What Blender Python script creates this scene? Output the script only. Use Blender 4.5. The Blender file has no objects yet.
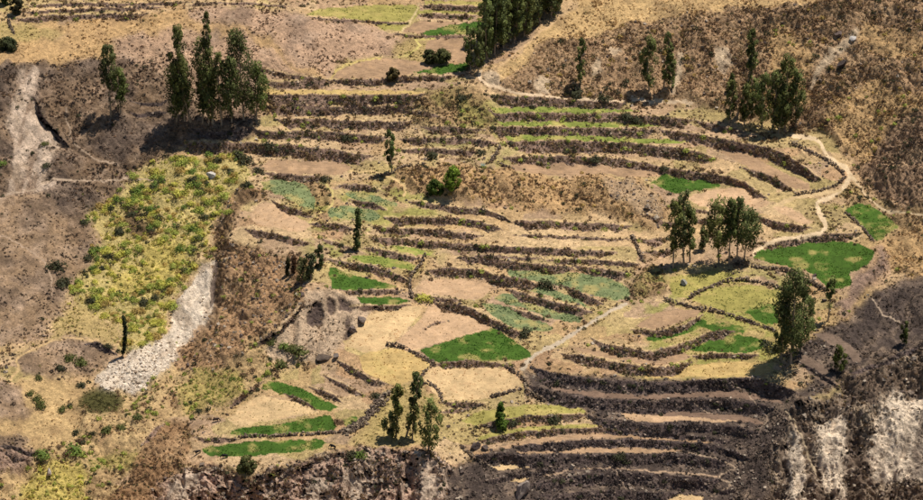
import bpy, math, random
import numpy as np
from mathutils import Vector

# ------------------------------------------------------------------ camera, sky, sun
W, H = 923.0, 500.0
DEP, DIST, HFOV = math.radians(25.0), 650.0, math.radians(24.0)
SLOPE = math.radians(15.0)
sc = bpy.context.scene
col = sc.collection
CAM = np.array([0.0, -DIST * math.cos(DEP), DIST * math.sin(DEP)])
FWD = np.array([0.0, math.cos(DEP), -math.sin(DEP)])
RGT = np.array([1.0, 0.0, 0.0])
UPV = np.array([0.0, math.sin(DEP), math.cos(DEP)])
PA = math.tan(HFOV / 2) / (W / 2)
cd = bpy.data.cameras.new('camera'); co = bpy.data.objects.new('camera', cd); col.objects.link(co)
cd.sensor_width = 36.0; cd.angle = HFOV; cd.clip_start = 1.0; cd.clip_end = 6000.0
co.location = CAM; co.rotation_euler = (math.pi / 2 - DEP, 0, 0); sc.camera = co

SUN_EL = math.radians(70.0)
SUN_DIR = np.array([0.87, 0.49, 0.0]); SUN_DIR /= np.linalg.norm(SUN_DIR)       # horizontal direction towards the sun
SUN_DIR = np.array([SUN_DIR[0] * math.cos(SUN_EL), SUN_DIR[1] * math.cos(SUN_EL), math.sin(SUN_EL)])
world = bpy.data.worlds.new('World'); sc.world = world; world.use_nodes = True
nt = world.node_tree
sky = nt.nodes.new('ShaderNodeTexSky'); sky.sky_type = 'NISHITA'; sky.sun_disc = False
sky.sun_elevation = SUN_EL; sky.sun_rotation = math.atan2(SUN_DIR[0], SUN_DIR[1]); sky.altitude = 3400.0
nt.links.new(sky.outputs[0], nt.nodes['Background'].inputs[0]); nt.nodes['Background'].inputs[1].default_value = 0.08
sd = bpy.data.lights.new('sun', 'SUN'); so = bpy.data.objects.new('sun', sd); col.objects.link(so)
sd.energy = 4.6; sd.angle = math.radians(0.53); sd.color = (1.0, 0.965, 0.91)
so.rotation_euler = Vector(SUN_DIR).to_track_quat('Z', 'Y').to_euler(); so.location = (100, 100, 300)
sc.view_settings.view_transform = 'Standard'; sc.view_settings.look = 'None'
sc.view_settings.exposure = 0.12; sc.view_settings.gamma = 1.0; sc.view_settings.use_curve_mapping = False

rng = np.random.default_rng(7)
random.seed(7)

# ------------------------------------------------------------------ small tools
def lin(r, g, b, k=0.82):
    c = np.array([r, g, b]) / 255.0
    return np.where(c <= 0.04045, c / 12.92, ((c + 0.055) / 1.055) ** 2.4) * k

_lat = {}
def vnoise(x, y, seed=0):
    """value noise in 0..1"""
    if seed not in _lat: _lat[seed] = np.random.default_rng(1000 + seed).random((256, 256))
    T = _lat[seed]
    xi = np.floor(x).astype(int); yi = np.floor(y).astype(int)
    fx = x - xi; fy = y - yi
    fx = fx * fx * (3 - 2 * fx); fy = fy * fy * (3 - 2 * fy)
    a = T[yi & 255, xi & 255]; b = T[yi & 255, (xi + 1) & 255]
    c = T[(yi + 1) & 255, xi & 255]; d = T[(yi + 1) & 255, (xi + 1) & 255]
    return (a * (1 - fx) + b * fx) * (1 - fy) + (c * (1 - fx) + d * fx) * fy
def fbm(x, y, s, seed=0, oct=4):
    v = 0; amp = 1; tot = 0
    for o in range(oct):
        v = v + amp * vnoise(x / s, y / s, seed + o); tot += amp
        amp *= 0.55; s *= 0.5
    return v / tot

def inpoly(x, y, poly):
    ins = np.zeros(x.shape, bool)
    n = len(poly)
    for i in range(n):
        x0, y0 = poly[i]; x1, y1 = poly[(i + 1) % n]
        if y0 == y1: continue
        c = (y0 > y) != (y1 > y)
        ins ^= c & (x < (x1 - x0) * (y - y0) / (y1 - y0) + x0)
    return ins

def smooth_line(pts, step=4.0):
    """Catmull-Rom through the points, resampled"""
    P = [np.array(p, float) for p in pts]
    if len(P) == 2:
        n = max(2, int(np.linalg.norm(P[1] - P[0]) / step)); return np.array([P[0] + (P[1] - P[0]) * i / n for i in range(n + 1)])
    Q = [2 * P[0] - P[1]] + P + [2 * P[-1] - P[-2]]
    out = []
    for i in range(1, len(Q) - 2):
        p0, p1, p2, p3 = Q[i - 1:i + 3]
        n = max(1, int(np.linalg.norm(p2 - p1) / step))
        for k in range(n):
            t = k / n
            out.append(0.5 * (2 * p1 + (p2 - p0) * t + (2 * p0 - 5 * p1 + 4 * p2 - p3) * t * t + (3 * p1 - p0 - 3 * p2 + p3) * t ** 3))
    out.append(P[-1])
    return np.array(out)

def tag(o, label=None, cat=None, group=None, kind=None):
    if label: o['label'] = label
    if cat: o['category'] = cat
    if group: o['group'] = group
    if kind: o['kind'] = kind
    return o

def mesh_np(name, V, F, C=None, mat=None, N=None, smooth=False):
    """mesh from numpy arrays; F is (n,3) or (n,4); C colour per vertex"""
    me = bpy.data.meshes.new(name)
    V = np.ascontiguousarray(V, np.float32); F = np.ascontiguousarray(F, np.int32)
    k = F.shape[1]
    me.vertices.add(len(V)); me.vertices.foreach_set('co', V.ravel())
    me.loops.add(F.size); me.loops.foreach_set('vertex_index', F.ravel())
    me.polygons.add(len(F)); me.polygons.foreach_set('loop_start', np.arange(0, F.size, k, dtype=np.int32))
    me.polygons.foreach_set('use_smooth', np.full(len(F), bool(smooth or N is not None)))
    me.update(calc_edges=True)
    if C is not None:
        ca = me.color_attributes.new('tint', 'FLOAT_COLOR', 'POINT')
        ca.data.foreach_set('color', np.hstack([C, np.ones((len(C), 1))]).astype(np.float32).ravel())
    if N is not None: me.normals_split_custom_set_from_vertices(N.astype(np.float32))
    if mat: me.materials.append(mat)
    return me
def link(name, me, parent=None):
    o = bpy.data.objects.new(name, me); col.objects.link(o)
    if parent: o.parent = parent
    return o

# ------------------------------------------------------------------ materials
def ground_material(name, bump, scales, contrast, rough=0.95):
    m = bpy.data.materials.new(name); m.use_nodes = True; n = m.node_tree.nodes; l = m.node_tree.links
    b = n['Principled BSDF']; b.inputs['Roughness'].default_value = rough; b.inputs['Specular IOR Level'].default_value = 0.15
    at = n.new('ShaderNodeAttribute'); at.attribute_name = 'tint'
    tc = n.new('ShaderNodeNewGeometry')
    cur = at.outputs['Color']; last = None
    for s, c in zip(scales, contrast):
        nz = n.new('ShaderNodeTexNoise'); nz.inputs['Scale'].default_value = s; nz.inputs['Detail'].default_value = 5; nz.inputs['Roughness'].default_value = 0.65
        l.new(tc.outputs['Position'], nz.inputs['Vector'])
        mr = n.new('ShaderNodeMapRange'); mr.inputs['From Min'].default_value = 0.28; mr.inputs['From Max'].default_value = 0.72
        mr.inputs['To Min'].default_value = 1 - c; mr.inputs['To Max'].default_value = 1 + c
        l.new(nz.outputs['Fac'], mr.inputs['Value'])
        vm = n.new('ShaderNodeVectorMath'); vm.operation = 'SCALE'
        l.new(cur, vm.inputs[0]); l.new(mr.outputs['Result'], vm.inputs['Scale'])
        cur = vm.outputs['Vector']; last = nz
    l.new(cur, b.inputs['Base Color'])
    bp = n.new('ShaderNodeBump'); bp.inputs['Strength'].default_value = bump; bp.inputs['Distance'].default_value = 0.5
    l.new(last.outputs['Fac'], bp.inputs['Height']); l.new(bp.outputs['Normal'], b.inputs['Normal'])
    return m
M_ROUGH = ground_material('rough_earth', 0.9, (0.12, 0.7, 2.4), (0.18, 0.42, 0.42))
M_SOFT = ground_material('tilled_earth', 0.35, (0.08, 0.5, 2.6), (0.14, 0.20, 0.22))
M_STONE = ground_material('stone', 0.6, (0.3, 1.2, 5.0), (0.15, 0.2, 0.2), 0.85)

def leaf_material(name, trans):
    m = bpy.data.materials.new(name); m.use_nodes = True; n = m.node_tree.nodes; l = m.node_tree.links
    b = n['Principled BSDF']; b.inputs['Roughness'].default_value = 0.7; b.inputs['Specular IOR Level'].default_value = 0.2
    at = n.new('ShaderNodeAttribute'); at.attribute_name = 'tint'
    nz = n.new('ShaderNodeTexNoise'); nz.inputs['Scale'].default_value = 1.7; nz.inputs['Detail'].default_value = 3
    g = n.new('ShaderNodeNewGeometry'); l.new(g.outputs['Position'], nz.inputs['Vector'])
    mr = n.new('ShaderNodeMapRange'); mr.inputs['To Min'].default_value = 0.6; mr.inputs['To Max'].default_value = 1.4
    l.new(nz.outputs['Fac'], mr.inputs['Value'])
    vm = n.new('ShaderNodeVectorMath'); vm.operation = 'SCALE'; l.new(at.outputs['Color'], vm.inputs[0]); l.new(mr.outputs['Result'], vm.inputs['Scale'])
    l.new(vm.outputs['Vector'], b.inputs['Base Color'])
    t = n.new('ShaderNodeBsdfTranslucent'); l.new(vm.outputs['Vector'], t.inputs['Color'])
    mx = n.new('ShaderNodeMixShader'); mx.inputs[0].default_value = trans
    l.new(b.outputs[0], mx.inputs[1]); l.new(t.outputs[0], mx.inputs[2]); l.new(mx.outputs[0], n['Material Output'].inputs['Surface'])
    return m
M_LEAF = leaf_material('leaves', 0.35)
M_DRY = leaf_material('dry_stems', 0.2)
M_BARK = ground_material('bark', 0.5, (0.5, 2.0, 6.0), (0.1, 0.2, 0.2))
M_HIDE = ground_material('hide', 0.1, (1.0, 3.0), (0.1, 0.1), 0.6)

# ------------------------------------------------------------------ what the place is made of
# zone: ground colour (sRGB), slope in degrees, downhill direction, relief (m), tufts per 100 px2, tuft size px, tuft colours
BROWN = [(110, 86, 68), (132, 102, 78), (94, 74, 60), (154, 120, 90)]
DARK = [(74, 61, 51), (90, 74, 60), (60, 50, 43), (114, 93, 74)]
GOLD = [(204, 166, 110), (178, 140, 92), (216, 180, 124), (140, 108, 74)]
SCRUB = [(136, 106, 76), (160, 126, 90), (114, 90, 68), (188, 150, 104), (144, 124, 80)]
YG = [(206, 190, 86), (176, 174, 78), (216, 194, 104), (150, 156, 70), (178, 148, 94)]
ZONES = {
 'terrace':  ((204, 168, 127), 7, (0, -1), .16, 4.6, (1.6, 4.0), [(140, 110, 76), (176, 142, 94), (118, 94, 66), (150, 134, 78), (104, 84, 64)]),
 'stubble':  ((200, 162, 128), 25, (.25, -1), .30, 6.5, (1.6, 3.2), BROWN + [(170, 136, 104)]),
 'stubble_east': ((202, 164, 130), 24, (.9, -.7), .28, 6.5, (1.6, 3.2), BROWN + [(170, 136, 104)]),
 'burnt_hill': ((134, 107, 80), 29, (.45, -1), .40, 7.0, (1.8, 3.8), DARK + BROWN),
 'burnt_flat': ((164, 133, 100), 15, (.6, -.8), .25, 3.5, (1.6, 3.2), DARK + [(150, 118, 92)]),
 'gold':     ((206, 166, 114), 22, (.2, -1), .20, 4.0, (1.6, 3.4), GOLD),
 'meadow':   ((190, 162, 106), 6, (0, -1), .10, 5.0, (1.4, 3.0), [(160, 152, 78), (190, 168, 96), (140, 134, 70), (150, 120, 80)]),
 'scar':     ((216, 188, 160), 32, (.4, -1), .30, 1.2, (1.5, 3), [(150, 125, 96), (120, 104, 70)]),
 'ravine':   ((204, 180, 114), 20, (-.3, -.95), .35, 5.0, (1.6, 3.8), YG),
 'ravine_dark': ((124, 100, 70), 26, (-.5, -.85), .35, 9.0, (2.0, 4.2), [(92, 74, 50), (110, 92, 60), (80, 72, 48)]),
 'scree':    ((234, 212, 184), 36, (-.8, -.7), .30, .25, (1.2, 2), [(150, 130, 100)]),
 'slope':    ((184, 144, 104), 46, (-.85, -.5), .50, 7.5, (1.8, 4.0), SCRUB),
 'rim': ((140, 110, 78), 60, (-.95, -.3), .50, 9.0, (1.8, 4.0), SCRUB + DARK),
 'slope_green': ((184, 160, 96), 28, (-.6, -.8), .30, 6.0, (2, 4.2), [(150, 158, 74), (132, 142, 64), (170, 166, 84), (150, 120, 70)]),
 'eroded':   ((212, 181, 146), 36, (-.3, -.95), .28, 2.2, (1.6, 3.2), [(150, 120, 84), (120, 100, 70)]),
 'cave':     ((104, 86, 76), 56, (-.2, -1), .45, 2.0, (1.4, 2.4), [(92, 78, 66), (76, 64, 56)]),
 'yellow_patch': ((204, 180, 100), 24, (-.4, -.9), .25, 6.0, (2, 4), [(194, 174, 84), (172, 160, 76), (150, 148, 72), (160, 130, 84)]),
 'shrub_slope': ((208, 174, 122), 26, (-.3, -1), .35, 4.0, (1.8, 3.8), SCRUB + [(136, 130, 70)]),
 'golden_flat': ((210, 174, 120), 8, (-.2, -1), .15, 1.6, (1.4, 2.6), GOLD),
 'rocky':    ((164, 134, 112), 40, (.2, -1), .55, 3.5, (1.6, 3.2), DARK + SCRUB),
 'reeds':    ((88, 82, 44), 6, (0, -1), .15, 14.0, (1.8, 3.4), [(92, 86, 46), (76, 74, 38), (104, 94, 50)]),
 'spur':     ((166, 128, 90), 56, (.25, -1), .50, 9.0, (1.8, 4.2), SCRUB),
 'cliff':    ((200, 164, 138), 58, (0, -1), .80, 7.5, (1.6, 3.8), DARK + SCRUB),
 'pale_cliff': ((212, 186, 158), 58, (0, -1), .50, 1.2, (1.4, 3), SCRUB),
 'east_cliff': ((126, 105, 86), 54, (-.15, -1), .80, 10.0, (1.4, 3.6), DARK + [(70, 58, 50), (120, 98, 78), (150, 126, 98)]),
 'east_pale': ((236, 211, 180), 54, (-.1, -1), .45, 4.4, (1.3, 2.8), [(120, 100, 80), (150, 126, 92), (84, 70, 60)]),
 'burnt':    ((82, 69, 61), 8, (0, -1), .22, 6.5, (1.6, 3.4), [(52, 44, 40), (66, 56, 49), (42, 36, 34), (96, 80, 68)]),
 'burnt_slope': ((84, 71, 63), 24, (-.3, -1), .40, 6.0, (1.6, 3.2), DARK),
 'scrub_hill': ((184, 148, 110), 34, (-.25, -1), .60, 16.0, (1.5, 3.6), SCRUB),
 'scrub_gold': ((204, 165, 114), 32, (-.5, -.9), .40, 9.0, (1.8, 3.8), GOLD + SCRUB),
 'crest_gold': ((216, 178, 122), 24, (-.15, -1), .25, 7.0, (1.6, 3.4), GOLD + [(216, 180, 120)]),
 'dark_spur': ((164, 132, 102), 50, (-.95, -.3), .60, 12.0, (1.8, 3.8), [(104, 84, 68), (124, 100, 78), (90, 74, 62), (150, 120, 90)]),
 'bare_scar': ((210, 182, 146), 36, (-.25, -1), .35, 2.0, (1.4, 3.0), SCRUB),
 'knoll':    ((204, 164, 114), 26, (.1, -1), .45, 9.0, (1.8, 4.0), SCRUB + [(170, 132, 84)]),
 'knoll_rock': ((194, 162, 124), 38, (.3, -1), .55, 4.5, (1.6, 3.2), SCRUB + [(130, 116, 104)]),
 'hedge_bank': ((178, 144, 102), 34, (-.2, -1), .40, 8.0, (2.0, 4.4), [(110, 88, 64), (136, 108, 76), (120, 112, 68), (156, 124, 84)]),
 'straw':    ((212, 176, 130), 4, (0, -1), .06, 1.8, (1.2, 2.2), [(180, 146, 94), (196, 164, 108)]),
}
ZN = list(ZONES); ZI = {k: i for i, k in enumerate(ZN)}
ZPOLY = [   # painted in this order, photograph pixels
 ('meadow', [(-9, 18), (10, 20), (50, 26), (70, 34), (50, 40), (20, 43), (-9, 46)]),
 ('gold', [(-9, 68), (-9, 50), (20, 43), (50, 40), (75, 35), (20, 24), (60, 22), (120, 16), (165, 12), (186, 10), (186, 32), (140, 33), (120, 38), (105, 56), (60, 63), (20, 68)]),
 ('stubble', [(112, 58), (118, 42), (140, 33), (186, 30), (186, 10), (215, 7), (262, 7), (290, 13), (310, 19), (350, 24), (383, 30), (402, 41), (405, 50), (390, 55), (345, 61), (325, 72), (318, 79), (265, 83), (258, 122), (150, 122), (110, 100)]),
 ('gold', [(186, 22), (205, 25), (235, 30), (262, 38), (285, 55), (310, 70), (322, 76), (312, 77), (290, 64), (262, 47), (235, 36), (205, 31), (186, 30)]),
 ('stubble_east', [(290, 13), (310, 19), (350, 24), (383, 30), (402, 41), (405, 50), (390, 55), (345, 61), (325, 72), (300, 60), (285, 40)]),
 ('burnt_hill', [(-9, 67), (50, 64), (110, 59), (140, 60), (180, 75), (180, 100), (258, 122), (255, 140), (200, 143), (160, 155), (150, 162), (126, 180), (110, 195), (98, 212), (94, 228), (88, 250), (70, 260), (50, 240), (40, 210), (-9, 200)]),
 ('burnt_flat', [(-9, 196), (50, 190), (62, 205), (75, 250), (88, 252), (75, 282), (65, 303), (60, 320), (45, 332), (20, 342), (-9, 348)]),
 ('scar', [(22, 70), (35, 66), (41, 75), (38, 90), (33, 105), (50, 130), (60, 148), (50, 170), (46, 185), (60, 184), (52, 190), (18, 198), (6, 197), (12, 175), (15, 150), (7, 130), (12, 110), (12, 90)]),
 ('ravine', [(160, 158), (200, 158), (250, 158), (254, 170), (250, 184), (240, 196), (225, 216), (212, 236), (203, 255), (190, 275), (177, 302), (172, 322), (158, 342), (140, 352), (123, 358), (120, 332), (110, 320), (95, 312), (74, 300), (80, 270), (95, 242), (95, 215), (110, 195), (130, 178)]),
 ('ravine_dark', [(122, 208), (138, 205), (148, 212), (150, 232), (148, 242), (132, 240), (122, 230)]),
 ('yellow_patch', [(150, 245), (165, 235), (185, 245), (175, 270), (150, 290), (120, 300), (110, 290), (130, 262)]),
 ('meadow', [(40, 350), (60, 318), (78, 302), (98, 314), (118, 330), (119, 348), (95, 341), (70, 336), (58, 343), (20, 352), (10, 360), (18, 348)]),
 ('burnt_flat', [(18, 356), (60, 342), (88, 342), (104, 346), (118, 358), (106, 366), (92, 376), (62, 380), (40, 378), (20, 376)]),
 ('slope', [(250, 184), (266, 195), (244, 206), (238, 226), (226, 241), (262, 246), (306, 259), (313, 270), (306, 285), (310, 300), (290, 315), (270, 335), (250, 346), (240, 360), (215, 370), (195, 376), (175, 366), (190, 345), (200, 320), (212, 300), (217, 275), (214, 256), (225, 216), (240, 196)]),
 ('rim', [(247, 190), (257, 195), (240, 217), (230, 238), (222, 252), (214, 254), (221, 234), (233, 211)]),
 ('rim', [(221, 262), (227, 268), (222, 290), (212, 314), (204, 334), (198, 348), (193, 346), (202, 322), (214, 294)]),
 ('scree', [(213, 258), (218, 256), (218, 264), (214, 290), (205, 310), (195, 325), (190, 345), (180, 360), (165, 372), (140, 388), (125, 391), (100, 388), (98, 380), (108, 368), (120, 362), (135, 352), (160, 343), (175, 325), (180, 305), (195, 280), (205, 266)]),
 ('shrub_slope', [(175, 366), (195, 376), (215, 370), (240, 360), (250, 346), (270, 335), (300, 350), (322, 348), (300, 366), (275, 378), (250, 396), (222, 404), (190, 420), (165, 420), (148, 432), (110, 500), (-9, 509), (-9, 440), (40, 452), (70, 425), (78, 405), (90, 391), (125, 391), (140, 388), (165, 372)]),
 ('slope_green', [(178, 392), (188, 380), (200, 368), (216, 366), (236, 372), (250, 384), (246, 396), (222, 404), (190, 414), (178, 410)]),
 ('slope', [(150, 400), (120, 420), (100, 440), (120, 440), (160, 415), (178, 405), (176, 395)]),
 ('shrub_slope', [(120, 405), (110, 440), (125, 440), (165, 412), (176, 400), (150, 395)]),
 ('golden_flat', [(12, 382), (40, 378), (62, 381), (88, 392), (80, 404), (72, 424), (84, 434), (62, 442), (42, 453), (30, 448), (-9, 436), (-9, 404), (15, 404)]),
 ('burnt_flat', [(-9, 376), (10, 382), (22, 392), (34, 410), (26, 418), (-9, 424)]),
 ('burnt_flat', [(-9, 436), (22, 434), (30, 440), (20, 448), (-9, 446)]),
 ('rocky', [(-9, 445), (15, 448), (34, 452), (36, 462), (22, 476), (-9, 486)]),
 ('yellow_patch', [(50, 470), (70, 462), (85, 470), (95, 480), (80, 498), (60, 509), (20, 509), (16, 492), (35, 478)]),
 ('slope_green', [(92, 466), (112, 452), (135, 449), (141, 452), (132, 468), (115, 472), (96, 473)]),
 ('reeds', [(85, 392), (100, 388), (122, 392), (125, 400), (118, 412), (100, 418), (86, 415), (78, 405)]),
 ('spur', [(143, 442), (152, 430), (165, 420), (188, 420), (190, 445), (182, 470), (165, 486), (152, 509), (102, 509), (128, 478)]),
 ('eroded', [(305, 293), (330, 285), (340, 296), (362, 303), (373, 318), (355, 335), (345, 344), (330, 356), (310, 360), (288, 362), (268, 352), (275, 336), (290, 318)]),
 ('cave', [(314, 302), (320, 303), (324, 316), (322, 325), (313, 327), (307, 324), (309, 312)]),
 ('cave', [(216, 258), (219, 262), (217, 280), (213, 297), (208, 304), (212, 282)]),
 ('cave', [(325, 297), (331, 297), (334, 312), (330, 316), (326, 308)]),
 ('cave', [(337, 296), (347, 301), (354, 307), (350, 314), (345, 310), (338, 312)]),
 ('cave', [(345, 318), (352, 318), (346, 340), (342, 341)]),
 ('cliff', [(182, 469), (200, 467), (224, 467), (250, 479), (275, 472), (300, 463), (335, 452), (360, 451), (378, 446), (400, 450), (432, 456), (452, 462), (462, 474), (448, 509), (150, 509), (165, 486)]),
 ('pale_cliff', [(314, 482), (322, 476), (330, 484), (332, 509), (312, 509)]),
 ('pale_cliff', [(352, 478), (358, 474), (366, 486), (362, 509), (350, 500)]),
 ('pale_cliff', [(424, 470), (432, 462), (440, 480), (444, 509), (420, 509)]),
 ('pale_cliff', [(170, 490), (196, 472), (200, 478), (182, 509), (165, 509)]),
 ('burnt', [(515, 368), (540, 372), (600, 377), (640, 381), (740, 378), (765, 386), (795, 392), (812, 376), (796, 362), (792, 350), (812, 334), (836, 324), (870, 300), (884, 284), (932, 276), (932, 347), (900, 351), (870, 366), (850, 371), (830, 386), (802, 400), (785, 422), (772, 450), (768, 509), (446, 509), (456, 472), (470, 456), (500, 452), (560, 446), (640, 436), (600, 425), (585, 412), (545, 404), (528, 396), (518, 384)]),
 ('burnt_slope', [(800, 335), (836, 322), (870, 298), (884, 284), (932, 276), (932, 347), (900, 351), (868, 366), (850, 371), (862, 356), (850, 344), (826, 334)]),
 ('east_cliff', [(764, 509), (768, 470), (774, 440), (790, 412), (803, 400), (826, 394), (850, 372), (868, 366), (900, 351), (932, 346), (932, 509)]),
 ('east_pale', [(783, 440), (788, 432), (796, 434), (804, 452), (808, 486), (800, 509), (788, 500), (786, 470)]),
 ('east_pale', [(820, 422), (830, 412), (842, 408), (846, 430), (850, 470), (848, 492), (826, 494), (818, 460)]),
 ('east_pale', [(882, 404), (894, 390), (904, 402), (932, 400), (932, 482), (880, 482), (868, 460), (874, 430)]),
 ('scrub_hill', [(478, 82), (500, 64), (540, 32), (560, 19), (575, 9), (590, -9), (932, -9), (932, 200), (905, 214), (880, 200), (864, 186), (848, 152), (830, 136), (812, 128), (800, 134), (770, 122), (700, 106), (640, 104), (600, 102), (530, 96), (492, 90)]),
 ('crest_gold', [(520, 54), (545, 32), (562, 19), (590, -9), (742, -9), (730, 12), (680, 19), (620, 28), (580, 40), (545, 48)]),
 ('crest_gold', [(700, -9), (830, -9), (815, 4), (770, 7), (725, 9)]),
 ('crest_gold', [(488, 76), (505, 60), (530, 42), (545, 40), (530, 58), (510, 74), (495, 84)]),
 ('scrub_gold', [(826, 120), (846, 96), (870, 76), (900, 86), (932, 92), (932, 118), (904, 116), (880, 142), (868, 168), (850, 150), (838, 136)]),
 ('scrub_gold', [(770, 20), (800, 35), (815, 60), (800, 80), (815, 105), (800, 110), (785, 80), (770, 60)]),
 ('scrub_gold', [(870, 20), (900, 30), (923, 45), (923, 60), (890, 56), (860, 40)]),
 ('dark_spur', [(932, 106), (908, 114), (884, 138), (866, 168), (872, 190), (888, 206), (932, 216)]),
 ('hedge_bank', [(846, 178), (862, 192), (880, 206), (932, 214), (932, 226), (900, 226), (872, 207), (846, 208), (842, 196), (832, 198)]),
 ('scrub_gold', [(878, 238), (898, 228), (932, 222), (932, 280), (900, 276), (884, 262)]),
 ('rocky', [(850, 290), (855, 270), (872, 262), (878, 244), (892, 250), (886, 270), (870, 290), (845, 312), (832, 318), (828, 300)]),
 ('bare_scar', [(592, 70), (596, 60), (602, 66), (604, 76), (594, 80)]),
 ('bare_scar', [(608, 52), (616, 48), (620, 56), (612, 60)]),
 ('bare_scar', [(673, 80), (678, 52), (684, 50), (682, 70), (676, 96), (670, 98)]),
 ('bare_scar', [(715, 50), (730, 46), (732, 60), (722, 74), (716, 66)]),
 ('bare_scar', [(808, 84), (816, 70), (828, 50), (848, 36), (858, 26), (862, 30), (852, 44), (836, 56), (822, 72), (812, 90)]),
 ('bare_scar', [(482, 74), (490, 70), (498, 76), (500, 88), (488, 88)]),
 ('bare_scar', [(534, 84), (540, 76), (550, 80), (552, 92), (538, 92)]),
 ('knoll', [(392, 188), (400, 172), (430, 165), (470, 167), (505, 172), (540, 176), (600, 173), (640, 180), (655, 195), (668, 215), (662, 230), (640, 224), (600, 216), (560, 216), (520, 212), (500, 205), (440, 200), (415, 194)]),
 ('knoll_rock', [(600, 180), (620, 176), (640, 184), (656, 200), (664, 218), (656, 226), (640, 214), (618, 204), (602, 192)]),
 ('hedge_bank', [(425, 100), (440, 90), (458, 84), (480, 88), (492, 98), (490, 110), (504, 130), (496, 140), (478, 124), (440, 126), (420, 128), (412, 118)]),
 ('hedge_bank', [(640, 270), (650, 262), (662, 266), (668, 285), (664, 300), (645, 302), (630, 296), (632, 280)]),
 ('straw', [(642, 300), (672, 296), (700, 310), (665, 312), (636, 326), (620, 345), (590, 342), (566, 346), (553, 352), (562, 338), (590, 328), (620, 308)]),
 ('straw', [(555, 352), (600, 362), (660, 372), (690, 366), (700, 372), (640, 379), (590, 372), (553, 366)]),
 ('straw', [(243, 208), (262, 199), (282, 203), (312, 216), (318, 226), (318, 245), (330, 258), (312, 256), (262, 243), (228, 238), (240, 226), (246, 218)]),
 ('straw', [(402, 196), (470, 203), (520, 212), (600, 217), (640, 226), (640, 262), (600, 262), (480, 240), (380, 224), (372, 214), (390, 204)]),
 ('straw', [(665, 196), (700, 192), (750, 186), (775, 200), (800, 205), (818, 215), (820, 230), (770, 240), (690, 262), (650, 262), (645, 240), (668, 216)]),
 ('straw', [(800, 140), (815, 132), (834, 144), (848, 160), (852, 176), (840, 178), (822, 160)]),
 ('straw', [(640, 150), (700, 160), (740, 180), (790, 205), (815, 205), (840, 182), (822, 182), (770, 160), (720, 146)]),
 ('straw', [(225, 420), (250, 400), (275, 380), (305, 364), (330, 374), (372, 396), (360, 420), (330, 440), (345, 450), (300, 460), (260, 462), (190, 466), (192, 440), (205, 430)]),
 ('straw', [(340, 345), (372, 312), (412, 306), (430, 302), (470, 312), (525, 348), (515, 362), (440, 364), (432, 372), (520, 368), (526, 384), (490, 402), (440, 402), (405, 386), (360, 372), (330, 360)]),
 ('meadow', [(360, 425), (392, 390), (420, 385), (440, 402), (436, 440), (400, 445), (372, 446), (350, 448)]),
 ('meadow', [(664, 276), (700, 270), (760, 284), (790, 292), (800, 330), (778, 360), (740, 378), (690, 378), (660, 372), (690, 352), (640, 345), (650, 332), (690, 318), (700, 308), (672, 298)]),
 ('meadow', [(395, 42), (415, 38), (434, 40), (440, 56), (432, 64), (415, 60), (398, 56), (390, 50)]),
 ('hedge_bank', [(306, 182), (318, 182), (331, 194), (326, 208), (312, 216), (306, 205)]),
 ('terrace', [(336, 196), (340, 180), (368, 184), (400, 200), (382, 226), (360, 240), (420, 262), (412, 276), (350, 262), (330, 250), (314, 232)]),
]
# field: outline, class, label
FCLASS = {  # colour, tuft density, tuft size, tuft colours, name
 'lush':  ((76, 104, 36), 30, (.7, 1.5), [(70, 114, 34), (60, 98, 28), (86, 128, 40), (104, 124, 48)], 'crop_field'),
 'grass': ((140, 146, 68), 16, (.8, 1.7), [(116, 138, 54), (142, 152, 66), (100, 126, 48)], 'crop_field'),
 'dull':  ((128, 136, 90), 24, (.8, 1.9), [(96, 130, 74), (112, 142, 86), (82, 114, 64), (156, 164, 116)], 'crop_field'),
 'plough': ((176, 142, 108), .6, (.8, 1.4), [(160, 128, 96)], 'ploughed_field'),
 'straw': ((220, 185, 134), 4.5, (.8, 1.7), [(196, 160, 104), (212, 176, 118), (176, 150, 84)], 'stubble_field'),
 'pink':  ((208, 170, 130), 2.6, (.8, 1.6), [(186, 146, 104), (196, 160, 104)], 'stubble_field'),
 'olive': ((168, 155, 84), 10, (.8, 1.8), [(146, 148, 70), (164, 156, 82), (130, 136, 62)], 'grass_field'),
 'yellow': ((206, 172, 110), 6, (.8, 1.7), [(190, 162, 92), (172, 152, 82), (206, 172, 106)], 'grass_field'),
 'tread': ((134, 108, 88), 1.5, (.8, 1.7), [(120, 96, 76), (90, 74, 62)], 'bare_strip'),
 'grey':  ((130, 108, 90), 1.0, (.8, 1.5), [(120, 98, 80)], 'ploughed_field'),
}
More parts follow.
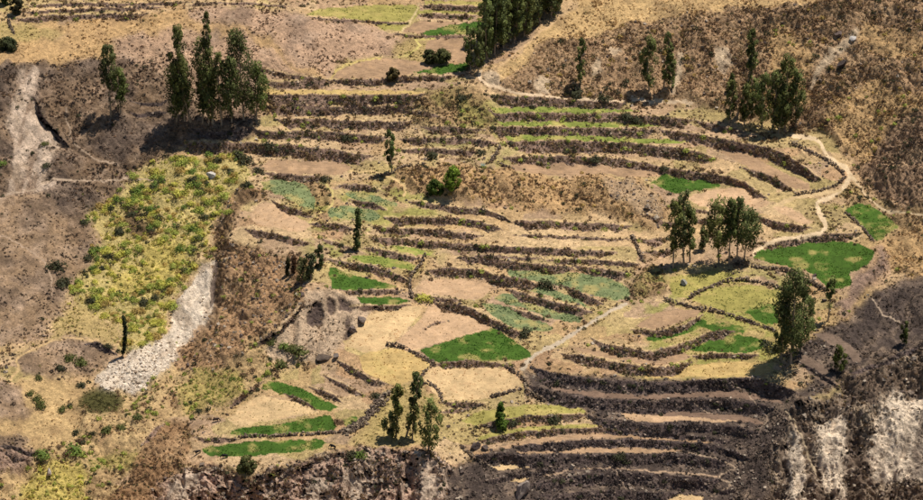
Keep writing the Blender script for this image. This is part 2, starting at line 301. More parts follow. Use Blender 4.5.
FIELDS = [
 ([(305, 15), (330, 8), (415, 5), (411, 20), (370, 21), (330, 17)], 'olive', 'olive green meadow along the top edge behind the bare brown hill'),
 ([(372, 24), (410, 23), (402, 31), (382, 29)], 'olive', 'small olive strip of grass under the top meadow, behind the hill end'),
 ([(400, 32), (418, 21), (465, 21), (440, 28), (420, 33)], 'plough', 'small brown ploughed plot left of the far dull green field'),
 ([(420, 33), (450, 25), (486, 22), (480, 32), (450, 35), (430, 35)], 'lush', 'far green field beside the tall eucalyptus grove near the top edge'),
 ([(428, 42), (436, 38), (470, 36), (469, 60), (445, 61), (440, 56), (424, 55)], 'plough', 'far brown ploughed field with two round dark trees at its edge'),
 ([(328, 78), (340, 70), (360, 62), (385, 58), (420, 62), (430, 66), (420, 72), (390, 78)], 'plough', 'brown ploughed field curving round the foot of the bare hill'),
 ([(414, 73), (440, 66), (468, 63), (469, 70), (445, 74)], 'lush', 'thin bright green strip left of the grove, beside ploughed soil'),
 ([(262, 165), (275, 160), (340, 163), (350, 168), (335, 175), (290, 174), (265, 170)], 'plough', 'brown ploughed strip beneath the long terraces left of centre'),
 ([(260, 182), (275, 180), (300, 183), (310, 190), (316, 206), (310, 211), (290, 200), (268, 190)], 'dull', 'bluish green crop plot right of the yellow green ravine top'),
 ([(345, 194), (355, 191), (390, 200), (397, 206), (370, 205), (348, 197)], 'dull', 'upper of two small bluish green plots above the dark cypress'),
 ([(327, 213), (335, 207), (360, 207), (378, 212), (379, 220), (350, 219), (330, 217)], 'dull', 'lower of two small bluish green plots above the dark cypress'),
 ([(251, 216), (262, 203), (275, 205), (300, 218), (310, 225), (300, 232), (275, 228), (255, 223)], 'pink', 'oval bare straw plot on the shelf above the brown slope'),
 ([(329, 268), (335, 268), (350, 274), (375, 280), (396, 287), (370, 289), (335, 290), (331, 280)], 'lush', 'vivid green wedge of crop above the eroded pale hollows'),
 ([(356, 298), (400, 297), (411, 302), (395, 305), (360, 304)], 'lush', 'narrow vivid green strip just below the green wedge'),
 ([(350, 256), (375, 256), (410, 262), (413, 269), (390, 267), (365, 263)], 'grass', 'yellow green weedy strip right of the dark cypress'),
 ([(385, 244), (410, 247), (432, 252), (428, 256), (400, 252)], 'grass', 'thin grassy strip under the straw terraces in the centre'),
 ([(344, 346), (370, 315), (400, 308), (421, 308), (415, 320), (400, 335), (387, 345), (366, 352)], 'straw', 'pale straw field left of the green grass boundary line'),
 ([(392, 345), (420, 320), (431, 305), (455, 307), (480, 318), (489, 328), (420, 348), (405, 351)], 'pink', 'pinkish bare field above the large green triangle'),
 ([(420, 350), (490, 329), (505, 335), (530, 353), (515, 360), (445, 362), (432, 360)], 'lush', 'large green triangular crop field beside the grey path'),
 ([(358, 356), (385, 348), (408, 352), (430, 364), (420, 375), (400, 385), (385, 382), (365, 372)], 'yellow', 'yellowish dry field enclosed by the curved stone wall'),
 ([(422, 376), (435, 367), (480, 368), (504, 369), (521, 381), (517, 390), (490, 398), (460, 400), (440, 398), (430, 386)], 'straw', 'round straw coloured field just below the green triangle'),
 ([(228, 420), (247, 402), (262, 396), (290, 401), (318, 411), (306, 415), (270, 420), (240, 426)], 'straw', 'straw stubble field under the thin green crescent'),
 ([(262, 383), (275, 381), (300, 389), (325, 400), (338, 407), (322, 411), (300, 401), (275, 392), (262, 388)], 'lush', 'thin green crescent field among straw terraces at lower left'),
 ([(228, 434), (240, 428), (280, 424), (325, 416), (333, 420), (334, 430), (300, 433), (250, 436)], 'lush', 'green field above the stone wall near the cliff edge'),
 ([(203, 448), (210, 447), (250, 442), (320, 440), (322, 447), (300, 452), (250, 456), (215, 456), (203, 453)], 'lush', 'lowest long green field along the cliff edge with black cows'),
 ([(343, 420), (350, 416), (356, 417), (357, 423), (347, 426)], 'lush', 'tiny green patch beside the pale stone heap'),
 ([(506, 270), (545, 270), (592, 275), (624, 284), (630, 295), (610, 300), (580, 292), (540, 282), (512, 277)], 'dull', 'long bluish green crop strip below the straw terraces'),
 ([(501, 294), (528, 295), (552, 305), (578, 315), (580, 322), (552, 319), (525, 309), (494, 299)], 'dull', 'middle bluish green crop strip right of the bare pinkish plot'),
 ([(481, 304), (508, 306), (530, 317), (552, 327), (545, 332), (515, 328), (490, 313)], 'dull', 'lower bluish green crop strip above the green triangle'),
 ([(509, 282), (530, 284), (560, 292), (592, 308), (575, 304), (545, 295), (515, 288)], 'dull', 'thin bluish green strip beneath the long one'),
 ([(700, 327), (725, 322), (748, 328), (742, 333), (712, 331)], 'lush', 'weedy green strip below the long stone wall of the lower pasture'),
 ([(420, 281), (440, 279), (490, 284), (478, 299), (440, 295), (416, 292)], 'pink', 'bare pinkish plot left of the bluish green crop strips'),
 ([(508, 166), (540, 162), (600, 164), (655, 172), (635, 178), (600, 174), (560, 175), (520, 172)], 'plough', 'long brown ploughed strip behind the scrubby knoll'),
 ([(650, 182), (668, 173), (690, 173), (720, 185), (700, 190), (680, 193), (665, 190)], 'lush', 'bright green plot right of the rocky knoll'),
 ([(684, 197), (725, 188), (748, 190), (770, 204), (740, 210), (700, 206)], 'pink', 'bare tan plot above the two eucalyptus clumps'),
 ([(716, 150), (745, 154), (780, 170), (810, 185), (800, 190), (770, 179), (740, 163)], 'plough', 'curving ploughed strip on the upper right terraces'),
 ([(770, 206), (790, 207), (812, 222), (806, 226), (785, 216)], 'pink', 'short tan terrace strip beside the pale path bend'),
 ([(844, 212), (848, 207), (870, 206), (898, 225), (894, 230), (875, 241), (862, 228)], 'lush', 'green field at the right below the dark spur'),
 ([(753, 258), (760, 250), (790, 246), (815, 242), (840, 241), (873, 250), (868, 265), (850, 272), (850, 284), (830, 289), (815, 276), (795, 268), (770, 263)], 'lush', 'largest vivid green field, beside the big eucalyptus on the right'),
 ([(670, 276), (700, 273), (720, 271), (752, 282), (730, 282), (705, 290), (690, 298), (672, 294)], 'olive', 'upper olive pasture below the two eucalyptus clumps'),
 ([(692, 301), (706, 292), (732, 286), (760, 286), (782, 294), (776, 304), (760, 302), (745, 311), (720, 309)], 'olive', 'lower olive pasture between two stone walls'),
 ([(744, 312), (760, 304), (776, 306), (780, 322), (766, 325)], 'lush', 'small green patch left of the big eucalyptus'),
 ([(690, 350), (710, 338), (740, 335), (768, 343), (750, 352), (720, 352)], 'lush', 'patchy green weedy plot near the big eucalyptus'),
 ([(645, 338), (680, 327), (703, 318), (706, 326), (680, 335), (655, 341)], 'lush', 'green weedy strip below the small oval ploughed plot'),
 ([(636, 326), (660, 312), (690, 309), (701, 311), (690, 319), (665, 327), (640, 328)], 'plough', 'small oval ploughed plot on the lower right terraces'),
 ([(572, 347), (600, 350), (640, 355), (684, 353), (690, 359), (660, 364), (620, 360), (585, 353)], 'plough', 'long ploughed strip just above the burnt terraces'),
 ([(690, 366), (730, 362), (762, 364), (772, 372), (745, 377), (690, 377), (645, 378), (665, 370)], 'yellow', 'yellow grass strip in front of the big eucalyptus'),
 ([(812, 334), (830, 335), (850, 345), (861, 358), (856, 362), (843, 352), (828, 343)], 'grey', 'upper crescent of bare soil amid burnt ground at the right'),
 ([(796, 354), (812, 358), (836, 377), (826, 386), (810, 374)], 'grey', 'lower crescent of bare soil beside the small bush'),
 ([(461, 421), (480, 412), (510, 407), (560, 405), (586, 412), (540, 416), (480, 425)], 'olive', 'green grass terrace around the small conifer'),
 ([(475, 439), (500, 431), (560, 425), (612, 424), (560, 430), (500, 437), (486, 442)], 'olive', 'green grass terrace just below the small conifer'),
 ([(500, 446), (540, 438), (600, 434), (660, 435), (716, 440), (710, 443), (650, 439), (590, 438), (540, 443), (505, 448)], 'plough', 'uppermost long tan strip across the burnt terraces'),
 ([(516, 452), (560, 448), (640, 448), (684, 451), (640, 453), (560, 453), (520, 454)], 'plough', 'second long tan strip across the burnt terraces'),
 ([(490, 466), (530, 462), (562, 458), (545, 465), (500, 470)], 'straw', 'short straw strip above the grey boulder'),
 ([(508, 478), (530, 477), (522, 482), (510, 482)], 'straw', 'tiny straw patch left above the grey boulder'),
 ([(620, 413), (650, 413), (720, 419), (740, 422), (690, 421), (655, 422), (630, 420)], 'pink', 'brownish bare strip high among the burnt terraces'),
 ([(545, 386), (600, 392), (660, 394), (700, 391), (745, 392), (786, 404), (745, 399), (700, 397), (650, 399), (600, 397), (560, 391)], 'tread', 'long brown strip between the two uppermost black banks'),
 ([(640, 410), (690, 412), (740, 416), (768, 424), (735, 421), (690, 417), (650, 415)], 'tread', 'brown strip below the second thick black bank'),
 ([(655, 496), (675, 494), (705, 497), (700, 507), (655, 507)], 'straw', 'straw patch at the bottom edge below the burnt terraces'),
 ([(420, 10), (455, 10), (490, 12), (486, 15), (440, 13), (419, 13)], 'olive', 'olive tread between the two banks left of the grove'),
 ([(424, 0), (490, 1), (490, 6), (450, 4), (424, 4)], 'olive', 'topmost olive tread left of the grove'),
 ([(30, 8), (90, 5), (160, 4), (160, 7), (90, 9), (30, 12)], 'straw', 'straw tread between the upper corner banks'),
 ([(490, 108), (540, 107), (600, 109), (640, 111), (600, 113), (540, 112), (492, 113)], 'grass', 'topmost green terrace strip below the pale hillside path'),
 ([(498, 122), (560, 121), (640, 124), (660, 127), (600, 127), (540, 126), (500, 126)], 'grass', 'second green terrace strip below the pale hillside path'),
 ([(505, 136), (560, 135), (640, 138), (690, 142), (640, 143), (560, 140), (508, 141)], 'grass', 'third green terrace strip below the pale hillside path'),
 ([(262, 90), (340, 90), (412, 91), (424, 94), (360, 95), (264, 94)], 'yellow', 'long yellow grass strip at the top of the left terraces'),
]
# retaining banks: upper edge, height px, state (b burnt / s scrub), label
BANKS = [
 ([(25, 5), (80, 3), (130, 3), (190, 1)], 3, 's', 'topmost brown bank in the far upper left corner terraces'),
 ([(22, 12), (90, 8), (165, 6)], 3, 's', 'middle brown bank of the far upper left corner terraces'),
 ([(15, 19), (60, 15), (110, 14), (150, 14)], 5, 's', 'thick lowest brown bank of the far upper left corner terraces'),
 ([(185, 4), (230, 2), (290, 6)], 2.5, 's', 'thin bank along the crest behind the bare hill'),
 ([(305, 17), (340, 19), (390, 22), (412, 22)], 2.5, 's', 'thin dark bank under the top olive meadow'),
 ([(420, 5), (450, 5), (490, 7)], 5, 's', 'upper bank left of the grove at the top edge'),
 ([(418, 14), (440, 14), (480, 16)], 4, 's', 'lower bank left of the grove, above the far green field'),
 ([(390, 33), (425, 35), (470, 36)], 2.5, 's', 'dark line of bank below the far green field'),
 ([(330, 79), (370, 79), (425, 76), (455, 76)], 5, 's', 'brushy bank under the ploughed field by the bare hill'),
 ([(264, 83), (300, 81), (335, 80)], 7, 's', 'brushy bank right of the left eucalyptus clump, at crown height'),
 ([(258, 94), (300, 94), (360, 95), (426, 94)], 10, 's', 'thick dark bank below the long yellow grass strip'),
 ([(262, 106), (300, 106), (360, 106), (420, 106)], 8, 's', 'second dark bank below the long yellow grass strip'),
 ([(275, 119), (320, 119), (370, 121), (414, 122)], 9, 's', 'third dark bank right of the left eucalyptus clump'),
 ([(250, 130), (280, 131), (320, 131), (360, 134), (390, 138)], 8, 's', 'fourth dark bank, level with the left eucalyptus trunks'),
 ([(182, 143), (230, 143), (280, 144), (320, 148), (372, 155)], 11, 's', 'long thick bank above the brown ploughed strip, left of centre'),
 ([(190, 130), (220, 133), (255, 130)], 8, 'b', 'short burnt bank in the shade of the left eucalyptus clump'),
 ([(262, 172), (300, 175), (332, 177)], 6, 's', 'bank between the ploughed strip and the bluish green plot'),
 ([(130, 104), (150, 103), (175, 104)], 4, 'b', 'short burnt bank between the eucalyptus pair and clump'),
 ([(128, 116), (150, 114), (172, 114)], 4, 'b', 'lower burnt bank between the eucalyptus pair and clump'),
 ([(421, 128), (450, 127), (486, 130)], 5, 's', 'upper of three short banks right of the lone centre eucalyptus'),
 ([(400, 139), (440, 137), (470, 138), (502, 143)], 6, 's', 'middle of three short banks right of the lone centre eucalyptus'),
 ([(398, 150), (430, 148), (484, 151)], 5, 's', 'lowest of three short banks right of the lone centre eucalyptus'),
 ([(488, 96), (520, 96), (560, 99), (600, 101), (626, 103)], 11, 's', 'brushy bank right under the pale hillside path'),
 ([(488, 112), (540, 112), (600, 113), (640, 115), (692, 120)], 10, 's', 'brushy bank below the topmost green strip'),
 ([(488, 127), (540, 127), (620, 128), (656, 130)], 10, 's', 'brushy bank below the second green strip'),
 ([(660, 130), (690, 133), (720, 138), (740, 142), (775, 150), (800, 164), (822, 180)], 11, 's', 'long curving bank below the right eucalyptus grove'),
 ([(505, 141), (560, 140), (600, 142), (650, 145), (690, 150), (716, 158)], 10.5, 's', 'brushy bank below the third green strip'),
 ([(503, 157), (560, 156), (600, 157), (640, 162), (660, 166), (700, 172), (740, 181), (768, 198)], 8, 's', 'long curved bank above the bright green plot near the knoll'),
 ([(740, 167), (765, 173), (780, 182), (796, 192)], 7, 's', 'short steep bank below the curving ploughed strip'),
 ([(407, 201), (430, 203), (460, 207), (485, 209), (500, 215), (512, 222)], 6, 's', 'topmost bank of the straw terraces below the knoll'),
 ([(512, 221), (540, 221), (565, 222), (600, 223), (632, 226)], 7, 's', 'bank directly under the rocky knoll'),
 ([(384, 217), (420, 218), (460, 218), (490, 225), (503, 230)], 7, 's', 'second bank of the centre straw terraces'),
 ([(370, 227), (400, 228), (440, 230), (482, 236)], 6, 's', 'third bank of the centre straw terraces'),
 ([(368, 237), (400, 238), (440, 242), (480, 245), (520, 247), (555, 248), (585, 250), (617, 252)], 6.5, 's', 'long lowest bank of the centre straw terraces'),
 ([(455, 257), (480, 256), (510, 261), (555, 265), (575, 268)], 7, 's', 'bank above the long bluish green crop strip'),
 ([(543, 259), (600, 260), (642, 264)], 4, 's', 'thin low bank left of the bushy gully in the centre right'),
 ([(573, 266), (600, 268), (632, 274)], 7, 's', 'bank at the right end above the bluish green strip'),
 ([(425, 271), (450, 268), (480, 270), (497, 275), (520, 278), (541, 286)], 9, 's', 'bank above the bare pinkish plot'),
 ([(325, 258), (350, 262), (373, 266), (403, 277), (411, 283)], 7, 's', 'dark sloping stone bank above the vivid green wedge'),
 ([(338, 290), (370, 290), (406, 290)], 5, 's', 'bank between the green wedge and the narrow green strip'),
 ([(350, 306), (380, 306), (412, 305)], 4, 's', 'low bank under the narrow vivid green strip'),
 ([(412, 294), (440, 297), (462, 300)], 5, 's', 'bank under the bare pinkish plot'),
 ([(432, 302), (460, 305), (478, 312), (498, 322), (526, 335)], 9, 's', 'diagonal brushy bank above the large green triangle'),
 ([(507, 289), (535, 296), (565, 304), (594, 312)], 8, 's', 'bank between the upper and middle bluish green strips'),
 ([(560, 284), (580, 292), (604, 304)], 7, 's', 'short bank at the lower end of the long bluish strip'),
 ([(511, 308), (530, 313), (548, 321)], 6, 's', 'low bank between the two lower bluish green strips'),
 ([(243, 229), (270, 232), (300, 240), (313, 244)], 6, 's', 'bank below the oval straw plot'),
 ([(268, 199), (290, 208), (316, 217)], 5, 's', 'bank between the bluish plot and the oval straw plot'),
 ([(308, 223), (340, 224), (356, 230)], 6, 's', 'small bank left of the dark cypress'),
 ([(336, 185), (360, 184), (381, 190)], 6, 's', 'small bank above the upper small bluish plot'),
 ([(348, 200), (370, 202), (388, 210)], 6, 's', 'small bank between the two small bluish plots'),
 ([(364, 247), (390, 251), (424, 258)], 7, 's', 'short bank right of the dark cypress'),
 ([(281, 393), (300, 398), (316, 409)], 4, 's', 'small bank under the green crescent field'),
 ([(308, 386), (330, 393), (343, 403)], 5, 's', 'small bank right above the green crescent field'),
 ([(322, 374), (345, 385), (366, 396)], 4.5, 's', 'bank across the straw terraces left of the eucalyptus row'),
 ([(335, 360), (355, 369), (372, 379), (388, 384)], 6, 's', 'dark brushy wall left of the yellowish dry field'),
 ([(434, 363), (450, 361), (480, 361), (506, 364)], 6, 's', 'bank between the green triangle and the round straw field'),
 ([(438, 402), (470, 403), (488, 403)], 5, 's', 'bank under the round straw field'),
 ([(480, 424), (510, 418), (540, 415), (587, 414)], 7, 's', 'brushy bank beside the small conifer'),
 ([(478, 440), (500, 435), (540, 430), (580, 428), (620, 428), (660, 430)], 6, 's', 'bank below the second green grass terrace'),
 ([(561, 353), (590, 357), (620, 363), (655, 367), (692, 362)], 9, 's', 'curved dark bank under the long ploughed strip'),
 ([(590, 338), (605, 344), (628, 348), (650, 351), (680, 344), (712, 332), (735, 330)], 8, 's', 'wavy dark bank above the long ploughed strip'),
 ([(690, 356), (715, 354), (740, 354), (760, 354)], 5, 's', 'bank above the yellow grass strip by the big eucalyptus'),
 ([(630, 329), (655, 330), (680, 326), (704, 314)], 6, 's', 'curved bank around the small oval ploughed plot'),
 ([(530, 367), (556, 373), (600, 379), (650, 382), (700, 380), (740, 378), (770, 382), (797, 392)], 11, 'b', 'uppermost thick black bank of the burnt terraces'),
 ([(527, 384), (560, 393), (600, 398), (650, 401), (700, 399), (745, 401), (775, 408)], 11, 'b', 'second thick black bank of the burnt terraces'),
 ([(586, 415), (630, 422), (680, 423), (730, 426), (757, 432)], 9, 'b', 'third black bank, right of the small conifer terrace'),
 ([(512, 447), (545, 443), (600, 439), (650, 440), (700, 443), (722, 446)], 8, 'b', 'black bank between the two long tan strips'),
 ([(470, 456), (500, 453), (520, 455), (560, 454), (640, 454), (690, 455), (732, 460)], 10, 'b', 'black bank under the second long tan strip'),
 ([(478, 482), (520, 474), (555, 468), (600, 466), (640, 468)], 4, 'b', 'thin black bank above the grey boulder'),
 ([(530, 484), (560, 477), (600, 473), (640, 473), (722, 479)], 12, 'b', 'lowest thick black bank right of the grey boulder'),
 ([(540, 495), (600, 491), (680, 493)], 9, 'b', 'black bank along the bottom edge of the burnt terraces'),
 ([(750, 213), (780, 222), (812, 228)], 7, 's', 'bank right of the eucalyptus clumps beside the pale path'),
 ([(755, 243), (790, 238), (822, 234), (862, 233)], 7, 's', 'brushy bank above the largest vivid green field'),
 ([(638, 240), (655, 239), (672, 237)], 8, 's', 'upper short bank left of the eucalyptus clumps'),
 ([(643, 252), (665, 250), (682, 248)], 6, 's', 'lower short bank left of the eucalyptus clumps'),
 ([(33, 99), (40, 114), (50, 125), (62, 138), (69, 145)], 7, 'b', 'dark eroded edge along the right of the landslide scar'),
 ([(248, 353), (262, 341), (276, 333), (290, 319), (304, 302)], 5, 's', 'dark diagonal edge between brown slope and eroded hollows'),
 ([(142, 447), (152, 433), (166, 421)], 7, 's', 'dark rocky brow of the brown spur at the bottom left'),
 ([(-5, 444), (15, 448), (30, 455), (45, 459)], 5, 'b', 'dark crumbling edge in the lower left corner'),
 ([(0, 455), (14, 462), (28, 464)], 3, 'b', 'lower dark crack in the lower left corner'),
 ([(848, 374), (868, 366), (885, 360), (902, 350), (925, 342)], 6, 'b', 'dark brow above the gullied cliff at the right'),
 ([(182, 468), (210, 468), (226, 470), (250, 480), (275, 473), (300, 464), (335, 454), (362, 452)], 6, 's', 'brushy brow of the cliff below the lowest green field'),
 ([(84, 344), (96, 342), (106, 346), (118, 356)], 8, 'b', 'dark mound face left of the thin cypress'),
 ([(200, 62), (228, 62), (262, 70), (300, 76), (322, 79)], 3, 's', 'faint bank behind the eucalyptus clump at the hill foot'),
 ([(692, 119), (720, 125), (746, 131)], 6, 's', 'short brushy bank under the left end of the right hand grove'),
 ([(512, 234), (560, 236), (630, 239)], 2.6, 's', 'thin step on the wide straw tread under the knoll'),
 ([(474, 255), (510, 256), (545, 258)], 2.8, 's', 'thin olive step above the bluish crop strips'),
 ([(228, 407), (240, 398), (252, 389), (264, 380)], 5, 's', 'brown bank left of the green crescent field'),
 ([(193, 437), (215, 438), (240, 439)], 5, 's', 'brown stony bank left end between the two lowest green fields'),
 ([(405, 112), (425, 113), (445, 118)], 5, 's', 'short bank linking the left terraces with the bushy knob'),
 ([(640, 216), (665, 222), (690, 222)], 4, 's', 'short step at the right foot of the knoll'),
 ([(660, 204), (690, 209), (720, 212)], 3, 's', 'thin step below the bright green plot'),
 ([(318, 238), (336, 242), (352, 248)], 4, 's', 'thin step left of the cypress foot'),
 ([(420, 330), (436, 322), (450, 320)], 2.2, 's', 'faint step across the pinkish bare field'),
 ([(440, 412), (456, 409), (474, 408)], 4, 's', 'short bank left of the conifer terrace'),
 ([(600, 430), (650, 433), (700, 436), (735, 442)], 4, 'b', 'thin black bank above the uppermost long tan strip'),
 ([(700, 444), (730, 450), (752, 460)], 6, 'b', 'short black bank at the right end of the tan strips'),
 ([(640, 484), (690, 486), (740, 492)], 4, 'b', 'thin black bank right above the bottom straw patch'),
 ([(740, 380), (765, 392), (780, 400)], 5, 'b', 'short black bank right below the biggest eucalyptus'),
 ([(690, 222), (715, 218), (745, 220)], 5, 's', 'low bank behind the two eucalyptus clumps'),
 ([(700, 236), (725, 232), (752, 234)], 5, 's', 'second low bank behind the two eucalyptus clumps'),
 ([(800, 362), (815, 370), (838, 386)], 4, 'b', 'burnt bank under the lower crescent of bare soil'),
]
# free-standing dry stone walls: line, width m, height m, label
WALLS = [
 ([(386, 345), (405, 349), (425, 359), (434, 364)], 1.0, 1.3, 'curved dark stone wall above the yellowish dry field'),
 ([(418, 384), (432, 385), (440, 394), (442, 402)], .8, 1.0, 'hooked stone wall right of the eucalyptus row'),
 ([(434, 364), (426, 372), (416, 382)], .8, 1.0, 'short stone wall between the yellowish and round straw fields'),
 ([(505, 366), (515, 373), (525, 381), (528, 392), (546, 402)], 1.0, 1.2, 'stone wall bending beside the grey path'),
 ([(489, 398), (505, 394), (522, 389)], .9, 1.1, 'stone wall at the lower right of the round straw field'),
 ([(240, 437), (280, 436), (320, 434), (346, 432)], .9, 1.0, 'stone wall between the two lowest green fields'),
 ([(345, 433), (360, 425), (374, 410), (388, 394)], 3.2, 1.1, 'wide pale heap of stones running down beside the eucalyptus row'),
 ([(735, 264), (760, 268), (790, 272), (806, 281), (826, 291)], 1.2, 1.5, 'pale stone wall under the largest vivid green field'),
 ([(688, 299), (705, 290), (730, 281), (760, 283), (788, 291)], 1.0, 1.2, 'stone wall between the two olive pastures'),
 ([(663, 300), (690, 307), (720, 313), (755, 324), (774, 331)], 1.0, 1.2, 'stone wall along the lower olive pasture'),
 ([(790, 144), (810, 152), (830, 163), (844, 175)], 1.0, 1.4, 'straight stone wall below the right eucalyptus grove'),
 ([(845, 213), (856, 222), (866, 232), (874, 243)], .8, .9, 'pale stone edge left of the green field under the spur'),
 ([(632, 236), (638, 250), (643, 262)], .9, 1.2, 'leaning stone wall on the bushy gully side'),
 ([(425, 256), (420, 266), (410, 278), (412, 298)], .9, 1.1, 'stone wall running downhill right of the green wedge'),
 ([(500, 147), (494, 158), (490, 162)], .8, 1.0, 'short stone wall left of the ploughed strip behind the knoll'),
 ([(370, 178), (392, 174), (405, 167), (426, 166)], .8, 1.0, 'low stone wall at the foot of the lone centre eucalyptus'),
 ([(497, 163), (505, 168), (514, 170)], .7, .9, 'bit of dark wall at the left end behind the knoll'),
 ([(8, 20), (11, 28), (14, 34)], .8, 1.2, 'dark post and stone wall across the corner meadow'),
 ([(795, 195), (815, 192), (832, 187), (845, 179)], .9, 1.1, 'pale stone edge beside the winding path bend'),
 ([(462, 447), (470, 455), (482, 462), (492, 468)], .8, .8, 'curved stone edge left of the burnt terraces'),
]
# trails: line, width px, colour, label
PATHS = [
 ([(482, 70), (481, 80), (495, 88), (520, 93), (560, 97), (600, 100), (640, 101), (690, 104)], 3.2, (220, 190, 152), 'pale path along the foot of the scrubby hill'),
 ([(556, 22), (540, 34), (524, 46), (512, 56), (500, 66)], 2.6, (216, 178, 130), 'steep pale track beside the tall eucalyptus grove'),
 ([(795, 136), (815, 140), (830, 158), (849, 171), (846, 184), (832, 196), (818, 204), (824, 218), (824, 231), (800, 237), (770, 243), (754, 254)], 4.6, (226, 196, 154), 'pale winding path on the upper right terraces'),
 ([(850, 174), (862, 190), (876, 206), (896, 213), (932, 217)], 2.8, (206, 178, 138), 'narrow path along the foot of the dark spur'),
 ([(840, 190), (815, 194), (795, 198), (770, 207)], 4.2, (210, 178, 130), 'short track joining the upper right terraces'),
 ([(625, 304), (605, 314), (586, 325), (570, 335), (556, 345), (540, 352), (530, 360), (523, 370)], 4.4, (204, 182, 152), 'grey dirt path beside the large green triangle'),
 ([(-9, 198), (30, 191), (56, 181), (80, 182), (130, 180), (165, 178)], 1.8, (188, 162, 134), 'cream trail crossing the burnt slope at the left'),
 ([(66, 112), (70, 128), (76, 143), (90, 155), (105, 161), (118, 164)], 1.8, (172, 146, 120), 'cream trail winding down the burnt slope'),
 ([(-9, 234), (10, 240), (27, 249), (45, 266), (52, 286), (52, 296)], 1.6, (182, 154, 126), 'cream trail through the lower left burnt ground'),
 ([(10, 380), (18, 370), (17, 360), (30, 352), (60, 340), (100, 340)], 2.2, (212, 176, 124), 'sandy track looping at the lower left'),
 ([(90, 105), (110, 58), (150, 58), (190, 58)], 1.2, (190, 156, 122), 'faint contour trail behind the eucalyptus pair'),
 ([(688, 452), (720, 460), (734, 468), (720, 476), (731, 485), (712, 496)], 1.5, (176, 150, 122), 'thin animal trail zigzagging on the burnt terraces'),
 ([(545, 476), (580, 469), (620, 469), (660, 472), (718, 476)], 1.8, (178, 148, 118), 'thin tan trail across the lowest burnt terraces'),
 ([(784, 411), (796, 430), (808, 452), (816, 475)], 1.8, (190, 166, 132), 'thin pale gully trail on the right cliff'),
 ([(320, 182), (332, 191), (333, 201), (322, 212), (310, 222)], 2.0, (214, 190, 120), 'yellowish trail above the dark cypress'),
 ([(350, 170), (375, 172), (392, 178), (405, 186), (402, 196)], 2.4, (216, 182, 126), 'sandy track at the foot of the lone centre eucalyptus'),
 ([(434, 38), (416, 40), (421, 46), (410, 53), (398, 57)], 2.0, (206, 186, 112), 'yellowish track curling between the far ploughed fields'),
 ([(330, 77), (338, 69), (356, 62), (380, 58)], 2.0, (204, 178, 108), 'yellowish border track of the ploughed field by the hill'),
 ([(420, 4), (416, 14), (410, 22), (402, 32)], 1.6, (206, 180, 130), 'pale footpath down the far top terraces'),
 ([(700, 379), (706, 386), (702, 391)], 1.3, (176, 150, 124), 'short pale cut in the uppermost black bank'),
 ([(750, 396), (758, 406), (766, 416), (763, 426)], 1.3, (172, 146, 120), 'short pale trail at the right end of the black banks'),
 ([(690, 399), (700, 408), (712, 414)], 1.2, (166, 140, 116), 'short pale trail crossing the second black bank'),
 ([(615, 470), (622, 480), (626, 490)], 1.2, (166, 140, 116), 'short pale trail down the lowest black bank'),
 ([(872, 300), (885, 314), (900, 322)], 1.6, (180, 156, 130), 'short pale trail on the burnt right slope'),
]
# ------------------------------------------------------------------ terrain: slopes per place, integrated to one surface
X0, Y0, NX, NY = -100, -60, 1124, 622
gx, gy = np.meshgrid(np.arange(X0, X0 + NX, dtype=float), np.arange(Y0, Y0 + NY, dtype=float))
wx = gx + 12.0 * (fbm(gx, gy, 30, 10, 4) - .5) * 2 + 7.0 * (fbm(gx, gy, 9, 24, 3) - .5) * 2 + 2.0 * (vnoise(gx / 4, gy / 4, 20) - .5) * 2
wy = gy + 8.0 * (fbm(gx, gy, 30, 14, 4) - .5) * 2 + 5.0 * (fbm(gx, gy, 9, 27, 3) - .5) * 2 + 1.5 * (vnoise(gx / 4, gy / 4, 21) - .5) * 2
mx = np.where(wx < 0, -wx, np.where(wx > W, 2 * W - wx, wx)); my = np.where(wy < 0, -wy, np.where(wy > H, 2 * H - wy, wy))
zone = np.zeros(gx.shape, int)
CRISP = ('cave', 'bare_scar', 'straw', 'scar', 'spur', 'reeds', 'rim')
m2x = gx + .3 * (wx - gx); m2y = gy + .3 * (wy - gy)
m2x = np.where(m2x < 0, -m2x, np.where(m2x > W, 2 * W - m2x, m2x)); m2y = np.where(m2y < 0, -m2y, np.where(m2y > H, 2 * H - m2y, m2y))
for zn, poly in ZPOLY: zone[inpoly(m2x, m2y, poly) if zn in CRISP else inpoly(mx, my, poly)] = ZI[zn]
zc = np.array([lin(*ZONES[k][0]) for k in ZN]); zs = np.array([ZONES[k][1] for k in ZN], float)
za = np.array([np.array(ZONES[k][2]) / np.linalg.norm(ZONES[k][2]) for k in ZN]); zr = np.array([ZONES[k][3] for k in ZN])
tint = zc[zone]; slope = zs[zone]; ax = za[zone, 0]; ay = za[zone, 1]; rel = zr[zone]
def dome(names, x0, rx, y0, y1, s0_, s1_):
    m = np.isin(zone, [ZI[k] for k in names]) & (gy > y0 - 20) & (gy < y1 + 20) & (np.abs(gx - x0) < rx * 1.3)
    t = np.clip((gy[m] - y0) / (y1 - y0), 0, 1)
    slope[m] = s0_ + (s1_ - s0_) * t; a = np.clip((gx[m] - x0) / rx, -1, 1) * .9; ax[m] = a; ay[m] = -np.sqrt(1 - a * a)
dome(['stubble', 'stubble_east', 'gold'], 225, 190, 8, 82, 10, 36)
dome(['knoll', 'knoll_rock'], 610, 75, 173, 228, 8, 52)
dome(['knoll'], 460, 80, 165, 200, 14, 44)
